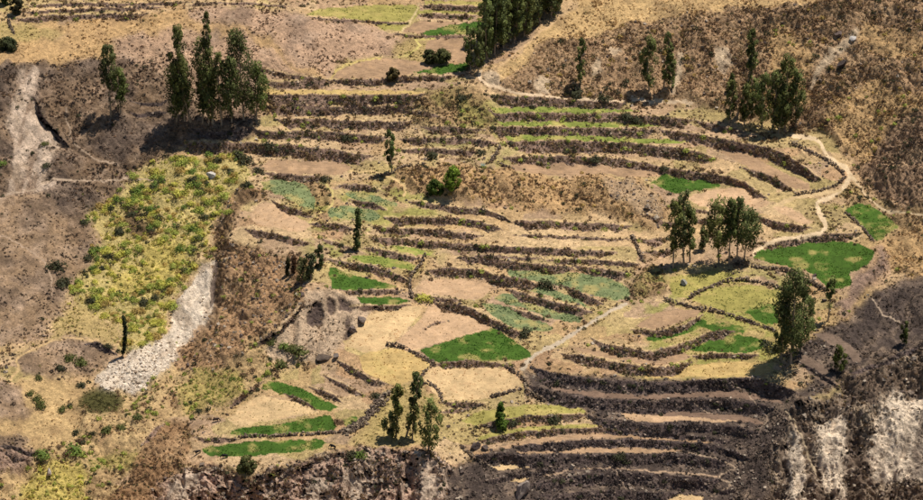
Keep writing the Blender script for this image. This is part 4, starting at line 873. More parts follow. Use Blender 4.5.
for i, f in enumerate(BANKS):
    if 2000 + i not in OBJ: continue
    s = to == 2000 + i
    if s.sum() > 3:
        R = (1.3 + 2.9 * u1[s] ** 1.8) * .5 * tm[s]
        along = fbm(cx_[s], cy_[s] * .5, 26, 960, 3) + .18 * (rng.random(s.sum()) - .5)
        bc = pick(BS, ci[s]) if f[2] == 's' else pick(BB, ci[s])
        if f[2] == 's': bc = np.where((along > .60)[:, None], pick([(150, 122, 84), (134, 126, 74), (170, 140, 92)], ci[s]), bc)
        pp = gp(cx_[s] + rng.normal(size=s.sum()) * .6, cy_[s] + rng.normal(size=s.sum()) * 1.3)
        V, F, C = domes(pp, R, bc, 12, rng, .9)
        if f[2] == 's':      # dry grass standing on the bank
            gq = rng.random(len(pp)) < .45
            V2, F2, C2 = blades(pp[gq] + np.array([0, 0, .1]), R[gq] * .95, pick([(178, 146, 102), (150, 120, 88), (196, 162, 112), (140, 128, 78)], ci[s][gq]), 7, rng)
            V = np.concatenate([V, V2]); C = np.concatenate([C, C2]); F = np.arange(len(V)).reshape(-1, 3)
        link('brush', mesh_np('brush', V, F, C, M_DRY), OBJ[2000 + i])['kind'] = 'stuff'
    jj, ii = np.nonzero(oid == 2000 + i)
    n = max(4, len(ii) // 22); k = rng.integers(0, len(ii), n)
    p = gp(ii[k] + X0 + rng.random(n), jj[k] + Y0 + rng.random(n))
    V, F, C = stones(p, .16 + .22 * rng.random(n), pick([(150, 128, 108), (120, 102, 88), (176, 154, 128)] if f[2] == 's' else [(110, 96, 88), (84, 74, 70), (150, 130, 112)], rng.random(n)), rng)
    link('stones', mesh_np('stones', V, F, C, M_STONE), OBJ[2000 + i])['kind'] = 'stuff'
# ------------------------------------------------------------------ dry stone walls, rubble, boulders
GREY = [(128, 108, 90), (156, 134, 110), (104, 87, 74), (176, 154, 126)]
for pts, wd, ht, lab in WALLS:
    L = smooth_line(pts, 1.0); P = gp(L[:, 0], L[:, 1])
    seg = np.linalg.norm(np.diff(P, axis=0), axis=1).sum()
    n = int(seg * wd * ht * 5.0 + seg * 3)
    k = rng.random(n) * (len(P) - 1); i = k.astype(int); p = P[i] + (P[np.minimum(i + 1, len(P) - 1)] - P[i]) * (k - i)[:, None]
    z = rng.random(n) ** 1.2
    p = p + np.stack([(rng.random(n) - .5) * wd * (1 - .4 * z), (rng.random(n) - .5) * wd * (1 - .4 * z), z * ht * .75 * (.5 + fbm(k, k * 0, 9, 950, 2))], 1)
    V, F, C = stones(p, (.13 + .2 * rng.random(n) ** 2) * (1.3 if wd > 2 else 1), pick(GREY, rng.random(n)), rng)
    w_o = link('stone_wall', mesh_np('stone_wall', V, F, C, M_STONE)); tag(w_o, lab, 'wall', 'dry stone walls')
    nb = int(seg * (.9 if wd < 2 else .25)); kb = (rng.random(nb) * (len(P) - 1)).astype(int)
    V, F, C = domes(P[kb] + np.stack([rng.normal(size=nb) * wd * .6, rng.normal(size=nb) * wd * .6, np.zeros(nb)], 1), .3 + .55 * rng.random(nb) ** 2, pick(BS, rng.random(nb)), 14, rng, .9)
    link('brush', mesh_np('brush', V, F, C, M_DRY), w_o)['kind'] = 'stuff'
m = np.argwhere((zone == ZI['scree']) & (oid == 0) & (gx > 90) & (gx < 230) & (gy > 250) & (gy < 400))
k = rng.integers(0, len(m), 2800); q = m[k]
sx_ = q[:, 1] + X0 + rng.random(len(k)); sy_ = q[:, 0] + Y0 + rng.random(len(k))
wgt = rng.random(len(k)) < np.clip((sy_ - 325) / 45, .06, 1)
sx_, sy_ = sx_[wgt], sy_[wgt]
V, F, C = stones(gp(sx_, sy_), .06 + .34 * rng.random(len(sx_)) ** 5, pick([(236, 216, 190), (244, 226, 202), (206, 184, 156), (180, 156, 130)], rng.random(len(sx_))), rng)
tag(link('rubble', mesh_np('rubble', V, F, C, M_STONE)), 'loose whitish rubble on the tongue of scree in the ravine', 'rubble', None, 'stuff')
for zn_, lab, cnt in (('cliff', 'loose grey stones on the cliff under the green fields', 900), ('east_cliff', 'loose stones on the gullied cliff at lower right', 900), ('burnt', 'scattered grey stones on the burnt terraces', 1300), ('scrub_hill', 'scattered pale stones on the upper right hill', 700), ('terrace', 'scattered field stones on the terraces', 900), ('knoll_rock', 'pale rocks on the scrubby knoll', 110), ('slope', 'scattered stones on the brown slope', 400)):
    m = np.argwhere((zone == ZI[zn_]) & (oid == 0)); q = m[rng.integers(0, len(m), cnt)]
    xx = q[:, 1] + X0 + rng.random(cnt); yy = q[:, 0] + Y0 + rng.random(cnt)
    V, F, C = stones(gp(xx, yy), .12 + .4 * rng.random(cnt) ** 3, pick([(150, 130, 112), (190, 170, 146), (110, 94, 84)], rng.random(cnt)), rng)
    tag(link('loose_stones', mesh_np('loose_stones', V, F, C, M_STONE)), lab, 'stones', None, 'stuff')

def boulder(x, y, w, h, rgb, seed, lab):
    r = np.random.default_rng(seed)
    import bmesh
    bm = bmesh.new(); bmesh.ops.create_icosphere(bm, subdivisions=3, radius=1.0)
    cuts = r.normal(size=(9, 3)); cuts /= np.linalg.norm(cuts, axis=1)[:, None]; off = .34 + .34 * r.random(9)
    s = mpp(x, y)
    for v in bm.verts:
        p = np.array(v.co)
        for c, d in zip(cuts, off):
            e = p @ c - d
            if e > 0: p = p - c * e
        p = p * 1.45 * (1 + .05 * r.normal())
        v.co = Vector((p[0] * w / 2 * s, p[1] * w / 2 * s, p[2] * h / 2 * s * 1.15))
    me = bpy.data.meshes.new('boulder'); bm.to_mesh(me); bm.free()
    ca = me.color_attributes.new('tint', 'FLOAT_COLOR', 'POINT')
    ca.data.foreach_set('color', np.tile(np.append(lin(*rgb), 1), len(me.vertices)).astype(np.float32))
    me.materials.append(M_STONE)
    o = link('boulder', me); o.location = Vector(gp(x, y)) + Vector((0, 0, h / 2 * s * .75)); o.rotation_euler.z = r.random() * 6
    tag(o, lab, 'boulder')
boulder(522, 496, 14, 16, (176, 158, 142), 1, 'big angular grey boulder at the bottom edge of the burnt terraces')
boulder(325, 360, 12, 5, (112, 96, 82), 2, 'dark flat boulder at the head of the brushy wall')
boulder(336, 358, 6, 4, (130, 116, 104), 3, 'grey boulder just right of the dark flat boulder')
boulder(211, 180, 7, 6, (214, 204, 190), 4, 'white rock among shrubs at the ravine head')
boulder(684, 285, 7, 5, (170, 164, 150), 5, 'grey rock on the upper olive pasture')
boulder(475, 448, 9, 6, (96, 82, 76), 6, 'dark rock at the bend left of the burnt terraces')
boulder(484, 450, 6, 5, (110, 94, 84), 16, 'smaller dark rock right of the rock at the bend')
boulder(361, 322, 9, 5, (140, 122, 108), 7, 'dark streaked rock outcrop beside the pale straw field')
boulder(352, 332, 8, 8, (128, 110, 98), 8, 'darker rock outcrop below the eroded hollows')
boulder(853, 40, 5, 4, (224, 212, 198), 9, 'white rock on the upper right hillside')
boulder(50, 478, 5, 7, (206, 190, 176), 10, 'pale upright rock in the lower left corner')
boulder(838, 34, 9, 5, (120, 102, 92), 11, 'dark rock outcrop left of the white hillside rock')
boulder(842, 64, 10, 6, (84, 72, 66), 12, 'dark rock outcrop below the white hillside rock')
boulder(648, 212, 6, 5, (190, 168, 142), 13, 'pale rock at the right end of the knoll')
boulder(657, 222, 5, 6, (198, 178, 152), 14, 'pale upright rock at the foot of the knoll')

# ------------------------------------------------------------------ trees
BARKC = lin(168, 146, 120)
def tube(pts, rad, n=6):
    pts = np.array(pts, float); V = []; F = []
    for i, p in enumerate(pts):
        t = pts[min(i + 1, len(pts) - 1)] - pts[max(i - 1, 0)]; t /= np.linalg.norm(t) + 1e-9
        a = np.cross(t, [.3, .9, .2]); a /= np.linalg.norm(a); b = np.cross(t, a)
        for k in range(n):
            an = 2 * math.pi * k / n; V.append(p + rad[i] * (math.cos(an) * a + math.sin(an) * b))
    for i in range(len(pts) - 1):
        for k in range(n): F.append((i * n + k, i * n + (k + 1) % n, (i + 1) * n + (k + 1) % n, (i + 1) * n + k))
    return V, F
def clump(r, c, rx, rz, n, leaf, colr, hang=.6):
    d = r.normal(size=(n, 3)); d /= np.linalg.norm(d, axis=1)[:, None]
    rr = (.45 + .6 * r.random((n, 1)) ** .6)
    p = c + d * rr * np.array([rx, rx, rz])
    ax1 = r.normal(size=(n, 3)); ax1[:, 2] -= hang * 2; ax1 /= np.linalg.norm(ax1, axis=1)[:, None]
    nr = d + .8 * r.normal(size=(n, 3)); ax2 = np.cross(nr, ax1); ax2 /= np.linalg.norm(ax2, axis=1)[:, None] + 1e-9
    s = leaf * (.6 + .8 * r.random((n, 1)))
    V = np.stack([p + ax1 * s * .9, p + ax2 * s * .5 - ax1 * s * .2, p - ax2 * s * .5 - ax1 * s * .45], 1).reshape(-1, 3)
    N = d + np.array([c[0], c[1], 0]) / (np.linalg.norm(c[:2]) + .6) * .6 + np.array([0, 0, .45]) + .25 * r.normal(size=(n, 3)); N /= np.linalg.norm(N, axis=1)[:, None]; N = np.repeat(N, 3, 0)
    V = orient(V, N)
    C = np.repeat(colr * (.7 + .6 * r.random((n, 1))), 3, 0)
    return V, C, N
def tree(x, y, h, w, seed, lab, group=None, kind='euc', lo=.25, name='eucalyptus_tree', lean=0.0, dens=1.0, tone=(92, 104, 62)):
    """x, y: foot of the trunk in the photograph; h, w: height and crown width in photograph pixels"""
    r = np.random.default_rng(seed + 50)
    m = float(mpp(x, y)); base = gp(x, y); Hh = h * m / math.cos(DEP); Wd = w * m * (1.12 if kind == 'euc' else 1)
    root = bpy.data.objects.new(name, None); col.objects.link(root); root.location = base; root.empty_display_size = .5
    tag(root, lab, 'tree', group)
    bend = r.normal(size=2) * .03 * Hh; lean = lean + r.normal() * .025; Wd *= .88 + .3 * r.random()
    def axis(t): return np.array([bend[0] * math.sin(t * 2.5) + lean * Hh * t, bend[1] * math.sin(t * 2.2), Hh * t])
    top = .93
    pts = [axis(t * top) - np.array([0, 0, .5 if t == 0 else 0]) for t in np.linspace(0, 1, 8)]
    r0 = .10 + .0085 * Hh
    TV, TF = tube(pts, [r0 * (1.25 if i == 0 else 1) * (1 - .88 * i / 7) for i in range(8)], 7)
    LV, LC, LN = [], [], []
    tone_c = lin(tone[0] * 1.08, tone[1], tone[2] * .92) * 1.65 * (.8 + .4 * r.random()) * np.array([1 + .05 * r.normal(), 1, 1 + .08 * r.normal()])
    ncl = int((10 + 1.6 * Hh) * dens * (2.2 if kind in ('round', 'con') else 1) * (.7 + .05 * Wd))
    for k in range(ncl):
        t = lo + (1 - lo) * ((k + r.random()) / ncl)
        u = (t - lo) / (1 - lo)
        if kind == 'euc': env = (math.sin(math.pi * min(1, u * .80 + .14)) ** .6) * (.8 + .4 * r.random())
        elif kind == 'cyp': env = (1 - u) ** .5 * min(1, .5 + 3 * u)
        elif kind == 'con': env = (1 - u) * 1.05 + .06
        else: env = (math.sin(math.pi * min(1, u * .85 + .15)) ** .6)
        an = r.random() * 2 * math.pi; ra = Wd / 2 * env * math.sqrt(r.random()) * (1.0 if kind != 'con' else .95)
        c = axis(t) + np.array([math.cos(an) * ra, math.sin(an) * ra, 0])
        c[2] = min(c[2], Hh * .97)
        rx = max(.5, Wd * (.165 if kind != 'cyp' else .3) * (.7 + .6 * r.random())) * (1 if kind != 'con' else (.5 + .6 * env)); rz = rx * (1.55 if kind in ('euc', 'cyp') else 1.0)
        V, C, N_ = clump(r, c, rx, rz, int(44 + 30 * rx), .36 + .05 * rx, tone_c * (.55 + .9 * r.random() ** 1.3), .8 if kind == 'euc' else .1)
        LV.append(V); LC.append(C); LN.append(N_)
        if kind != 'cyp' and r.random() < .8:
            s0_ = axis(max(.06, t - .10 - .05 * r.random())); v, f = tube([s0_, (s0_ + c) / 2 + np.array([0, 0, .1 * rx]), c], [r0 * .38 * (1.1 - u), r0 * .25 * (1.1 - u), .03], 4)
            o_ = len(TV); TV += v; TF += [tuple(q + o_ for q in a) for a in f]
    if kind == 'euc' and lo > .15:      # a few hanging scraps below the crown
        for k in range(3):
            t = lo * (.45 + .5 * r.random()); an = r.random() * 6.3; c = axis(t) + np.array([math.cos(an), math.sin(an), 0]) * Wd * .13
            V, C, N_ = clump(r, c, .5, .8, 26, .3, tone_c, .8); LN.append(N_); LV.append(V); LC.append(C)
    TV = np.array(TV)
    tc_ = np.repeat((BARKC * (.8 + .4 * r.random()))[None], len(TV), 0)
    link('trunk', mesh_np('trunk', TV, np.array(TF), tc_, M_BARK, smooth=True), root)
    V = np.concatenate(LV)
    link('crown', mesh_np('crown', V, np.arange(len(V)).reshape(-1, 3), np.concatenate(LC), M_LEAF, np.concatenate(LN)), root)
    return root
E = 'eucalyptus clump on the burnt slope at the left'
T = [
 (111, 118, 68, 12, 'taller slim eucalyptus of the lone pair on the burnt slope', None, dict(lo=.42)),
 (121, 116, 42, 13, 'shorter eucalyptus of the lone pair on the burnt slope', None, dict(lo=.30)),
 (177, 124, 58, 22, 'leftmost bushy eucalyptus of the clump on the burnt slope', E, dict(lo=0.15)),
 (191, 125, 92, 16, 'second tallest eucalyptus, left half of the clump on the burnt slope', E, dict(lo=0.24)),
 (203, 126, 78, 19, 'eucalyptus in the middle of the clump on the burnt slope', E, dict(lo=0.20)),
 (185, 126, 60, 20, 'eucalyptus in the middle of the clump on the burnt slope', E, dict(lo=0.20)),
 (213, 126, 106, 11, 'tallest thin eucalyptus rising above the clump on the burnt slope', E, dict(lo=0.28, dens=.7)),
 (222, 126, 70, 15, 'eucalyptus in the middle of the clump on the burnt slope', E, dict(lo=0.24, dens=.8)),
 (232, 125, 62, 19, 'eucalyptus in the middle of the clump on the burnt slope', E, dict(lo=0.21)),
 (244, 124, 82, 22, 'full crowned tall eucalyptus in the right half of the burnt slope clump', E, dict(lo=0.20)),
 (256, 121, 54, 19, 'rightmost low eucalyptus of the clump on the burnt slope', E, dict(lo=0.18)),
 (209, 127, 52, 18, 'eucalyptus in the middle of the clump on the burnt slope', E, dict(lo=0.21)),
 (392, 173, 41, 11, 'lone slim eucalyptus in the centre above the bluish plots', None, dict(lo=.3)),
 (357, 250, 39, 7, 'dark narrow cypress standing among small green plots', None, dict(kind='cyp', lo=.03, name='cypress_tree', tone=(70, 84, 48))),
 (122, 358, 41, 3.4, 'very thin dark cypress at the top of the white rubble', None, dict(kind='cyp', lo=.10, name='cypress_tree', tone=(64, 72, 48))),
 (673, 269, 66, 13, 'left eucalyptus of the three beside the rocky knoll', 'three eucalyptus by the knoll', dict(lo=.28)),
 (684, 266, 74, 14, 'tallest middle eucalyptus of the three beside the rocky knoll', 'three eucalyptus by the knoll', dict(lo=.26)),
 (690, 262, 54, 12, 'right eucalyptus of the three beside the rocky knoll', 'three eucalyptus by the knoll', dict(lo=.30)),
 (719, 264, 62, 20, 'dense dark eucalyptus, left of the clump beside the largest green field', 'eucalyptus clump by the green field', dict(lo=.30)),
 (729, 264, 64, 13, 'slim tall eucalyptus within the clump beside the largest green field', 'eucalyptus clump by the green field', dict(lo=.45)),
 (737, 263, 64, 11, 'thin trunked eucalyptus within the clump beside the largest green field', 'eucalyptus clump by the green field', dict(lo=.55, dens=.8)),
 (744, 260, 48, 22, 'wide round eucalyptus, right of the clump beside the largest green field', 'eucalyptus clump by the green field', dict(lo=.38)),
 (703, 250, 22, 8, 'small young eucalyptus between the two big clumps', None, dict(lo=.1)),
 (791, 363, 90, 30, 'biggest dark eucalyptus, at the edge of the burnt ground on the right', None, dict(lo=.20, tone=(80, 92, 56))),
 (781, 360, 58, 16, 'smaller eucalyptus hugging the left side of the biggest one', None, dict(lo=.20, tone=(80, 92, 56))),
 (800, 352, 64, 20, 'eucalyptus hugging the right side of the biggest one', None, dict(lo=.24, tone=(84, 96, 58))),
 (828, 321, 44, 8, 'thin lone eucalyptus below the largest green field', None, dict(lo=.55, dens=.7)),
 (390, 438, 24, 14, 'short round eucalyptus at the left of the cliff edge row', None, dict(lo=.15)),
 (396, 437, 54, 10, 'slim eucalyptus with a bare trunk in the cliff edge row', None, dict(lo=.48)),
 (406, 436, 66, 9, 'tallest thin eucalyptus of the cliff edge row', None, dict(lo=.62, dens=.7, lean=.04)),
 (412, 440, 42, 11, 'middle leafy eucalyptus of the cliff edge row', None, dict(lo=.25)),
 (428, 452, 52, 16, 'full cone shaped eucalyptus at the right of the cliff edge row', None, dict(lo=.08)),
 (500, 429, 27, 16, 'small bright green conifer on the grass terrace', None, dict(kind='con', lo=.03, name='conifer_tree', tone=(84, 112, 48))),
 (580, 88, 48, 8, 'thin eucalyptus above the pale path on the upper hill', None, dict(lo=.2, dens=.8)),
 (649, 94, 50, 13, 'left eucalyptus of the pair at the foot of the scrub hill', None, dict(lo=.15)),
 (663, 94, 54, 10, 'right eucalyptus of the pair at the foot of the scrub hill', None, dict(lo=.15)),
 (672, 92, 34, 9, 'low eucalyptus just right of the pair at the hill foot', None, dict(lo=.12, dens=.8)),
 (737, 116, 84, 8, 'very tall thin eucalyptus left of the right hand grove', None, dict(lo=.55, dens=.7)),
 (753, 116, 62, 9, 'thin eucalyptus second from the left of the right hand grove', None, dict(lo=.4, dens=.7)),
 (729, 124, 42, 12, 'short eucalyptus at the left end of the right hand grove', None, dict(lo=.2)),
 (730, 96, 16, 6, 'tiny eucalyptus on the slope behind the right hand grove', None, dict(lo=.1)),
 (744, 125, 38, 12, 'eucalyptus inside the right hand grove', 'right hand eucalyptus grove', dict(lo=.25)),
 (762, 128, 50, 16, 'eucalyptus inside the right hand grove', 'right hand eucalyptus grove', dict(lo=.2)),
 (772, 132, 60, 15, 'eucalyptus inside the right hand grove', 'right hand eucalyptus grove', dict(lo=.18)),
 (785, 132, 72, 15, 'tallest full eucalyptus of the right hand grove', 'right hand eucalyptus grove', dict(lo=.18)),
 (796, 128, 56, 15, 'rightmost eucalyptus of the right hand grove', 'right hand eucalyptus grove', dict(lo=.2)),
 (778, 134, 46, 13, 'eucalyptus inside the right hand grove', 'right hand eucalyptus grove', dict(lo=.15)),
 (471, 70, 40, 12, 'front left eucalyptus standing apart from the tall grove', None, dict(lo=.12)),
 (478, 72, 42, 12, 'front right eucalyptus standing apart from the tall grove', None, dict(lo=.18)),
 (288, 273, 17, 5, 'slim small tree on the brown slope, left of two', None, dict(kind='cyp', lo=.05, name='small_tree', tone=(74, 72, 46))),
 (294, 273, 17, 4.5, 'slim reddish small tree on the brown slope, right of two', None, dict(kind='cyp', lo=.05, name='small_tree', tone=(96, 74, 52))),
 (303, 279, 22, 12, 'bushy small tree on the brown slope left of the green wedge', None, dict(lo=.05, name='small_tree', tone=(78, 88, 60))),
 (311, 280, 26, 12, 'denser small tree on the brown slope left of the green wedge', None, dict(lo=.05, name='small_tree', tone=(70, 80, 54))),
 (319, 268, 22, 8, 'dark small tree leaning at the top corner of the green wedge', None, dict(lo=.03, name='small_tree', tone=(80, 92, 56))),
 (841, 372, 24, 12, 'young green tree on the burnt ground at the right', None, dict(lo=.12, tone=(84, 98, 48))),
 (905, 342, 22, 6, 'thin green sapling on the burnt slope near the right edge', None, dict(lo=.2, dens=.7, tone=(74, 88, 44))),
 (429, 63, 12, 13, 'left of two round dark trees on the far ploughed field', None, dict(kind='round', lo=.12, name='round_tree', tone=(74, 84, 50))),
 (442, 63, 12, 15, 'right of two round dark trees on the far ploughed field', None, dict(kind='round', lo=.12, name='round_tree', tone=(74, 84, 50))),
 (393, 79, 10, 11, 'round grey green tree on the bank under the ploughed field', None, dict(kind='round', lo=.1, name='round_tree', tone=(84, 84, 54))),
 (452, 196, 22, 19, 'bright green leafy tree on the scrubby knoll', None, dict(kind='round', lo=.06, name='round_tree', tone=(110, 134, 52))),
 (435, 196, 13, 16, 'darker low tree left of the bright green one on the knoll', None, dict(kind='round', lo=.04, name='round_tree', tone=(80, 100, 44))),
 (247, 472, 15, 20, 'dark round tree on the cliff edge below the lowest green field', None, dict(kind='round', lo=.04, name='round_tree', tone=(80, 86, 52))),
 (16, 14, 16, 12, 'dark tree in the top left corner by the meadow', None, dict(kind='round', lo=.1, name='round_tree', tone=(60, 64, 44))),
 (5, 4, 14, 12, 'green tree at the very top left corner', None, dict(kind='round', lo=.1, name='round_tree', tone=(64, 80, 40))),
 (8, 52, 10, 20, 'dark low tree at the left edge under the corner meadow', None, dict(kind='round', lo=.05, name='round_tree', tone=(62, 70, 46))),
]
for k, (x, y, h, w, lab, grp, kw) in enumerate(T): tree(x, y, h, w, k * 13 + 3, lab, grp, **kw)
G = 'tall eucalyptus grove at the top edge'
gr = np.random.default_rng(5)
for k in range(26):                       # the grove along the left flank of the scrub hill
    f = (k + .5) / 26
    bx = 487 + 74 * f + gr.normal() * 1.5 - (k % 3) * 3; by = 62 - 54 * f - (k % 3) * 7 + gr.normal() * 1.0
    tree(float(bx), float(by), float(52 + gr.random() * 22 - 8 * f), float(13 + gr.random() * 4), 900 + k, 'tall eucalyptus in the dense grove at the top edge', G, lo=.10 + .05 * gr.random())

# ------------------------------------------------------------------ shrubs
SC = {'bush': (108, 112, 58), 'yellow': (214, 206, 96), 'olive': (180, 186, 88), 'green': (126, 146, 66), 'dark': (82, 82, 54), 'brown': (126, 100, 72), 'char': (72, 60, 54), 'straw': (204, 174, 100)}
def shrub_mesh(cl, v):
    r = np.random.default_rng(sum(map(ord, cl)) * 7 + v)
    n = 5; P = np.array([[math.cos(a) * .45 * q, math.sin(a) * .45 * q, 0.05 + .25 * (1 - q)] for a, q in zip(r.random(n) * 6.3, [0, 1, 1, 1, 1])])
    R = .52 + .2 * r.random(n)
    cc = np.repeat(lin(*SC[cl])[None], n, 0) * (.8 + .4 * r.random((n, 1)))
    V, F, C = domes(P, R, cc, 40, r, 1.0, .32); N1 = DOME_N + np.array([0, 0, .25]); N1 /= np.linalg.norm(N1, axis=1)[:, None]
    V2, F2, C2 = blades(P, R * .5, cc, 4, r)
    V = np.concatenate([V, V2]); N2 = np.tile([0, 0, 1.0], (len(V2), 1)); return mesh_np('shrub', V, np.arange(len(V)).reshape(-1, 3), np.concatenate([C, C2]), M_LEAF, np.concatenate([N1, N2]))
SM = {cl: [shrub_mesh(cl, v) for v in range(5)] for cl in SC}
SH = []     # x, y, width px, class, label, group
PLACE = {   # zone: shrubs per 1000 px2, sizes, classes, label
 'ravine': (22, (4.5, 14), ['yellow', 'olive', 'green', 'olive', 'yellow', 'straw', 'dark'], '%s shrub in the yellow green ravine thicket'),
 'yellow_patch': (10, (3.5, 7), ['yellow', 'yellow', 'straw', 'olive'], '%s shrub on a yellow patch of the lower left'),
 'ravine_dark': (9, (4, 7), ['brown', 'dark'], '%s shrub in the dark hollow of the ravine'),
 'slope_green': (8, (4, 8), ['olive', 'green', 'olive', 'dark'], '%s shrub on the light green patch below the rubble'),
 'shrub_slope': (13, (4, 9), ['dark', 'olive', 'brown', 'olive'], '%s shrub on the lower left slope'),
 'slope': (12, (3, 8), ['brown', 'brown', 'dark', 'olive'], '%s shrub on the brown slope right of the ravine'),
 'spur': (9, (3, 6), ['brown', 'dark'], '%s shrub on the brown spur at the bottom left'),
 'scrub_hill': (13, (3, 8), ['brown', 'brown', 'dark', 'brown', 'straw'], '%s shrub on the upper right scrub hill'),
 'dark_spur': (14, (3, 6.5), ['brown', 'dark'], '%s shrub on the dark spur at the right edge'),
 'scrub_gold': (8, (3, 7), ['brown', 'straw', 'olive'], '%s shrub on the golden part of the right hill'),
 'terrace': (5, (3, 7), ['dark', 'brown', 'olive', 'brown'], '%s shrub on the terrace edges'),
 'hedge_bank': (9, (4, 8.5), ['dark', 'brown', 'dark', 'olive'], '%s shrub on the brushy banks between terraces'),
 'knoll': (12, (3, 7), ['brown', 'straw', 'dark'], '%s shrub on the knoll'),
 'burnt_hill': (3.5, (3, 6), ['char', 'dark', 'char'], '%s shrub on the burnt left hillside'),
 'burnt_flat': (1.3, (3, 7), ['char', 'dark'], '%s shrub on the burnt ground at the lower left'),
 'burnt': (2.0, (3, 6), ['char', 'char', 'dark'], '%s shrub on the burnt terraces'),
 'cliff': (9, (3, 7.5), ['brown', 'char', 'dark'], '%s shrub on the cliff under the green fields'),
 'east_cliff': (8, (3, 6), ['char', 'brown'], '%s shrub on the gullied cliff'),
 'scar': (1.5, (3, 6), ['olive', 'dark'], '%s shrub on the pale landslide scar'),
 'stubble': (.6, (2.5, 4.5), ['brown', 'dark'], '%s shrub on the bare brown hill'),
 'rocky': (4, (3, 6), ['brown', 'dark'], '%s shrub on the rocky corner ground'),
}
ADJ = {'bush': 'green', 'yellow': 'yellow', 'olive': 'olive green', 'green': 'bright green', 'dark': 'dark', 'brown': 'brown', 'char': 'charred black', 'straw': 'straw coloured'}
rs = np.random.default_rng(21)
for zn_, (dn, (a, b), cls, lab) in PLACE.items():
    m = np.argwhere((zone == ZI[zn_]) & (oid < 1000) & (gx > -40) & (gx < 960) & (gy > -30) & (gy < 530))
    q = m[rs.integers(0, len(m), int(dn * 1.8 * len(m) / 1000))]; q = q[rs.random(len(q)) < np.clip((fbm(q[:, 1] * 1.0, q[:, 0] * 1.5, 30, 970, 3) - .36) * 4.5, .75 if zn_ in ('ravine', 'yellow_patch', 'slope_green') else .08, 1)]
    for j, i in q:
        c = cls[rs.integers(0, len(cls))]; sg = 7 if zn_ == 'ravine' else 4
        SH.append((i + X0 + rs.normal() * sg, j + Y0 + rs.normal() * sg * .6, a + (b - a) * rs.random() ** 1.8, c, lab % ADJ[c], None))
for i, f in enumerate(BANKS):      # brush growing on and under the banks
    m = np.argwhere(oid == 2000 + i); n = int(len(m) / (75 if f[2] == 's' else 150))
    for j, k in m[rs.integers(0, len(m), n)]:
        c = ['brown', 'dark', 'brown', 'olive', 'dark'][rs.integers(0, 5)] if f[2] == 's' else ['char', 'dark'][rs.integers(0, 2)]
        SH.append((k + X0, j + Y0 + 1, 3 + 4.0 * rs.random() ** 1.6 + .12 * f[1], c, ('%s shrub growing on a terrace bank' if f[2] == 's' else '%s shrub on a burnt terrace bank') % ADJ[c], None))
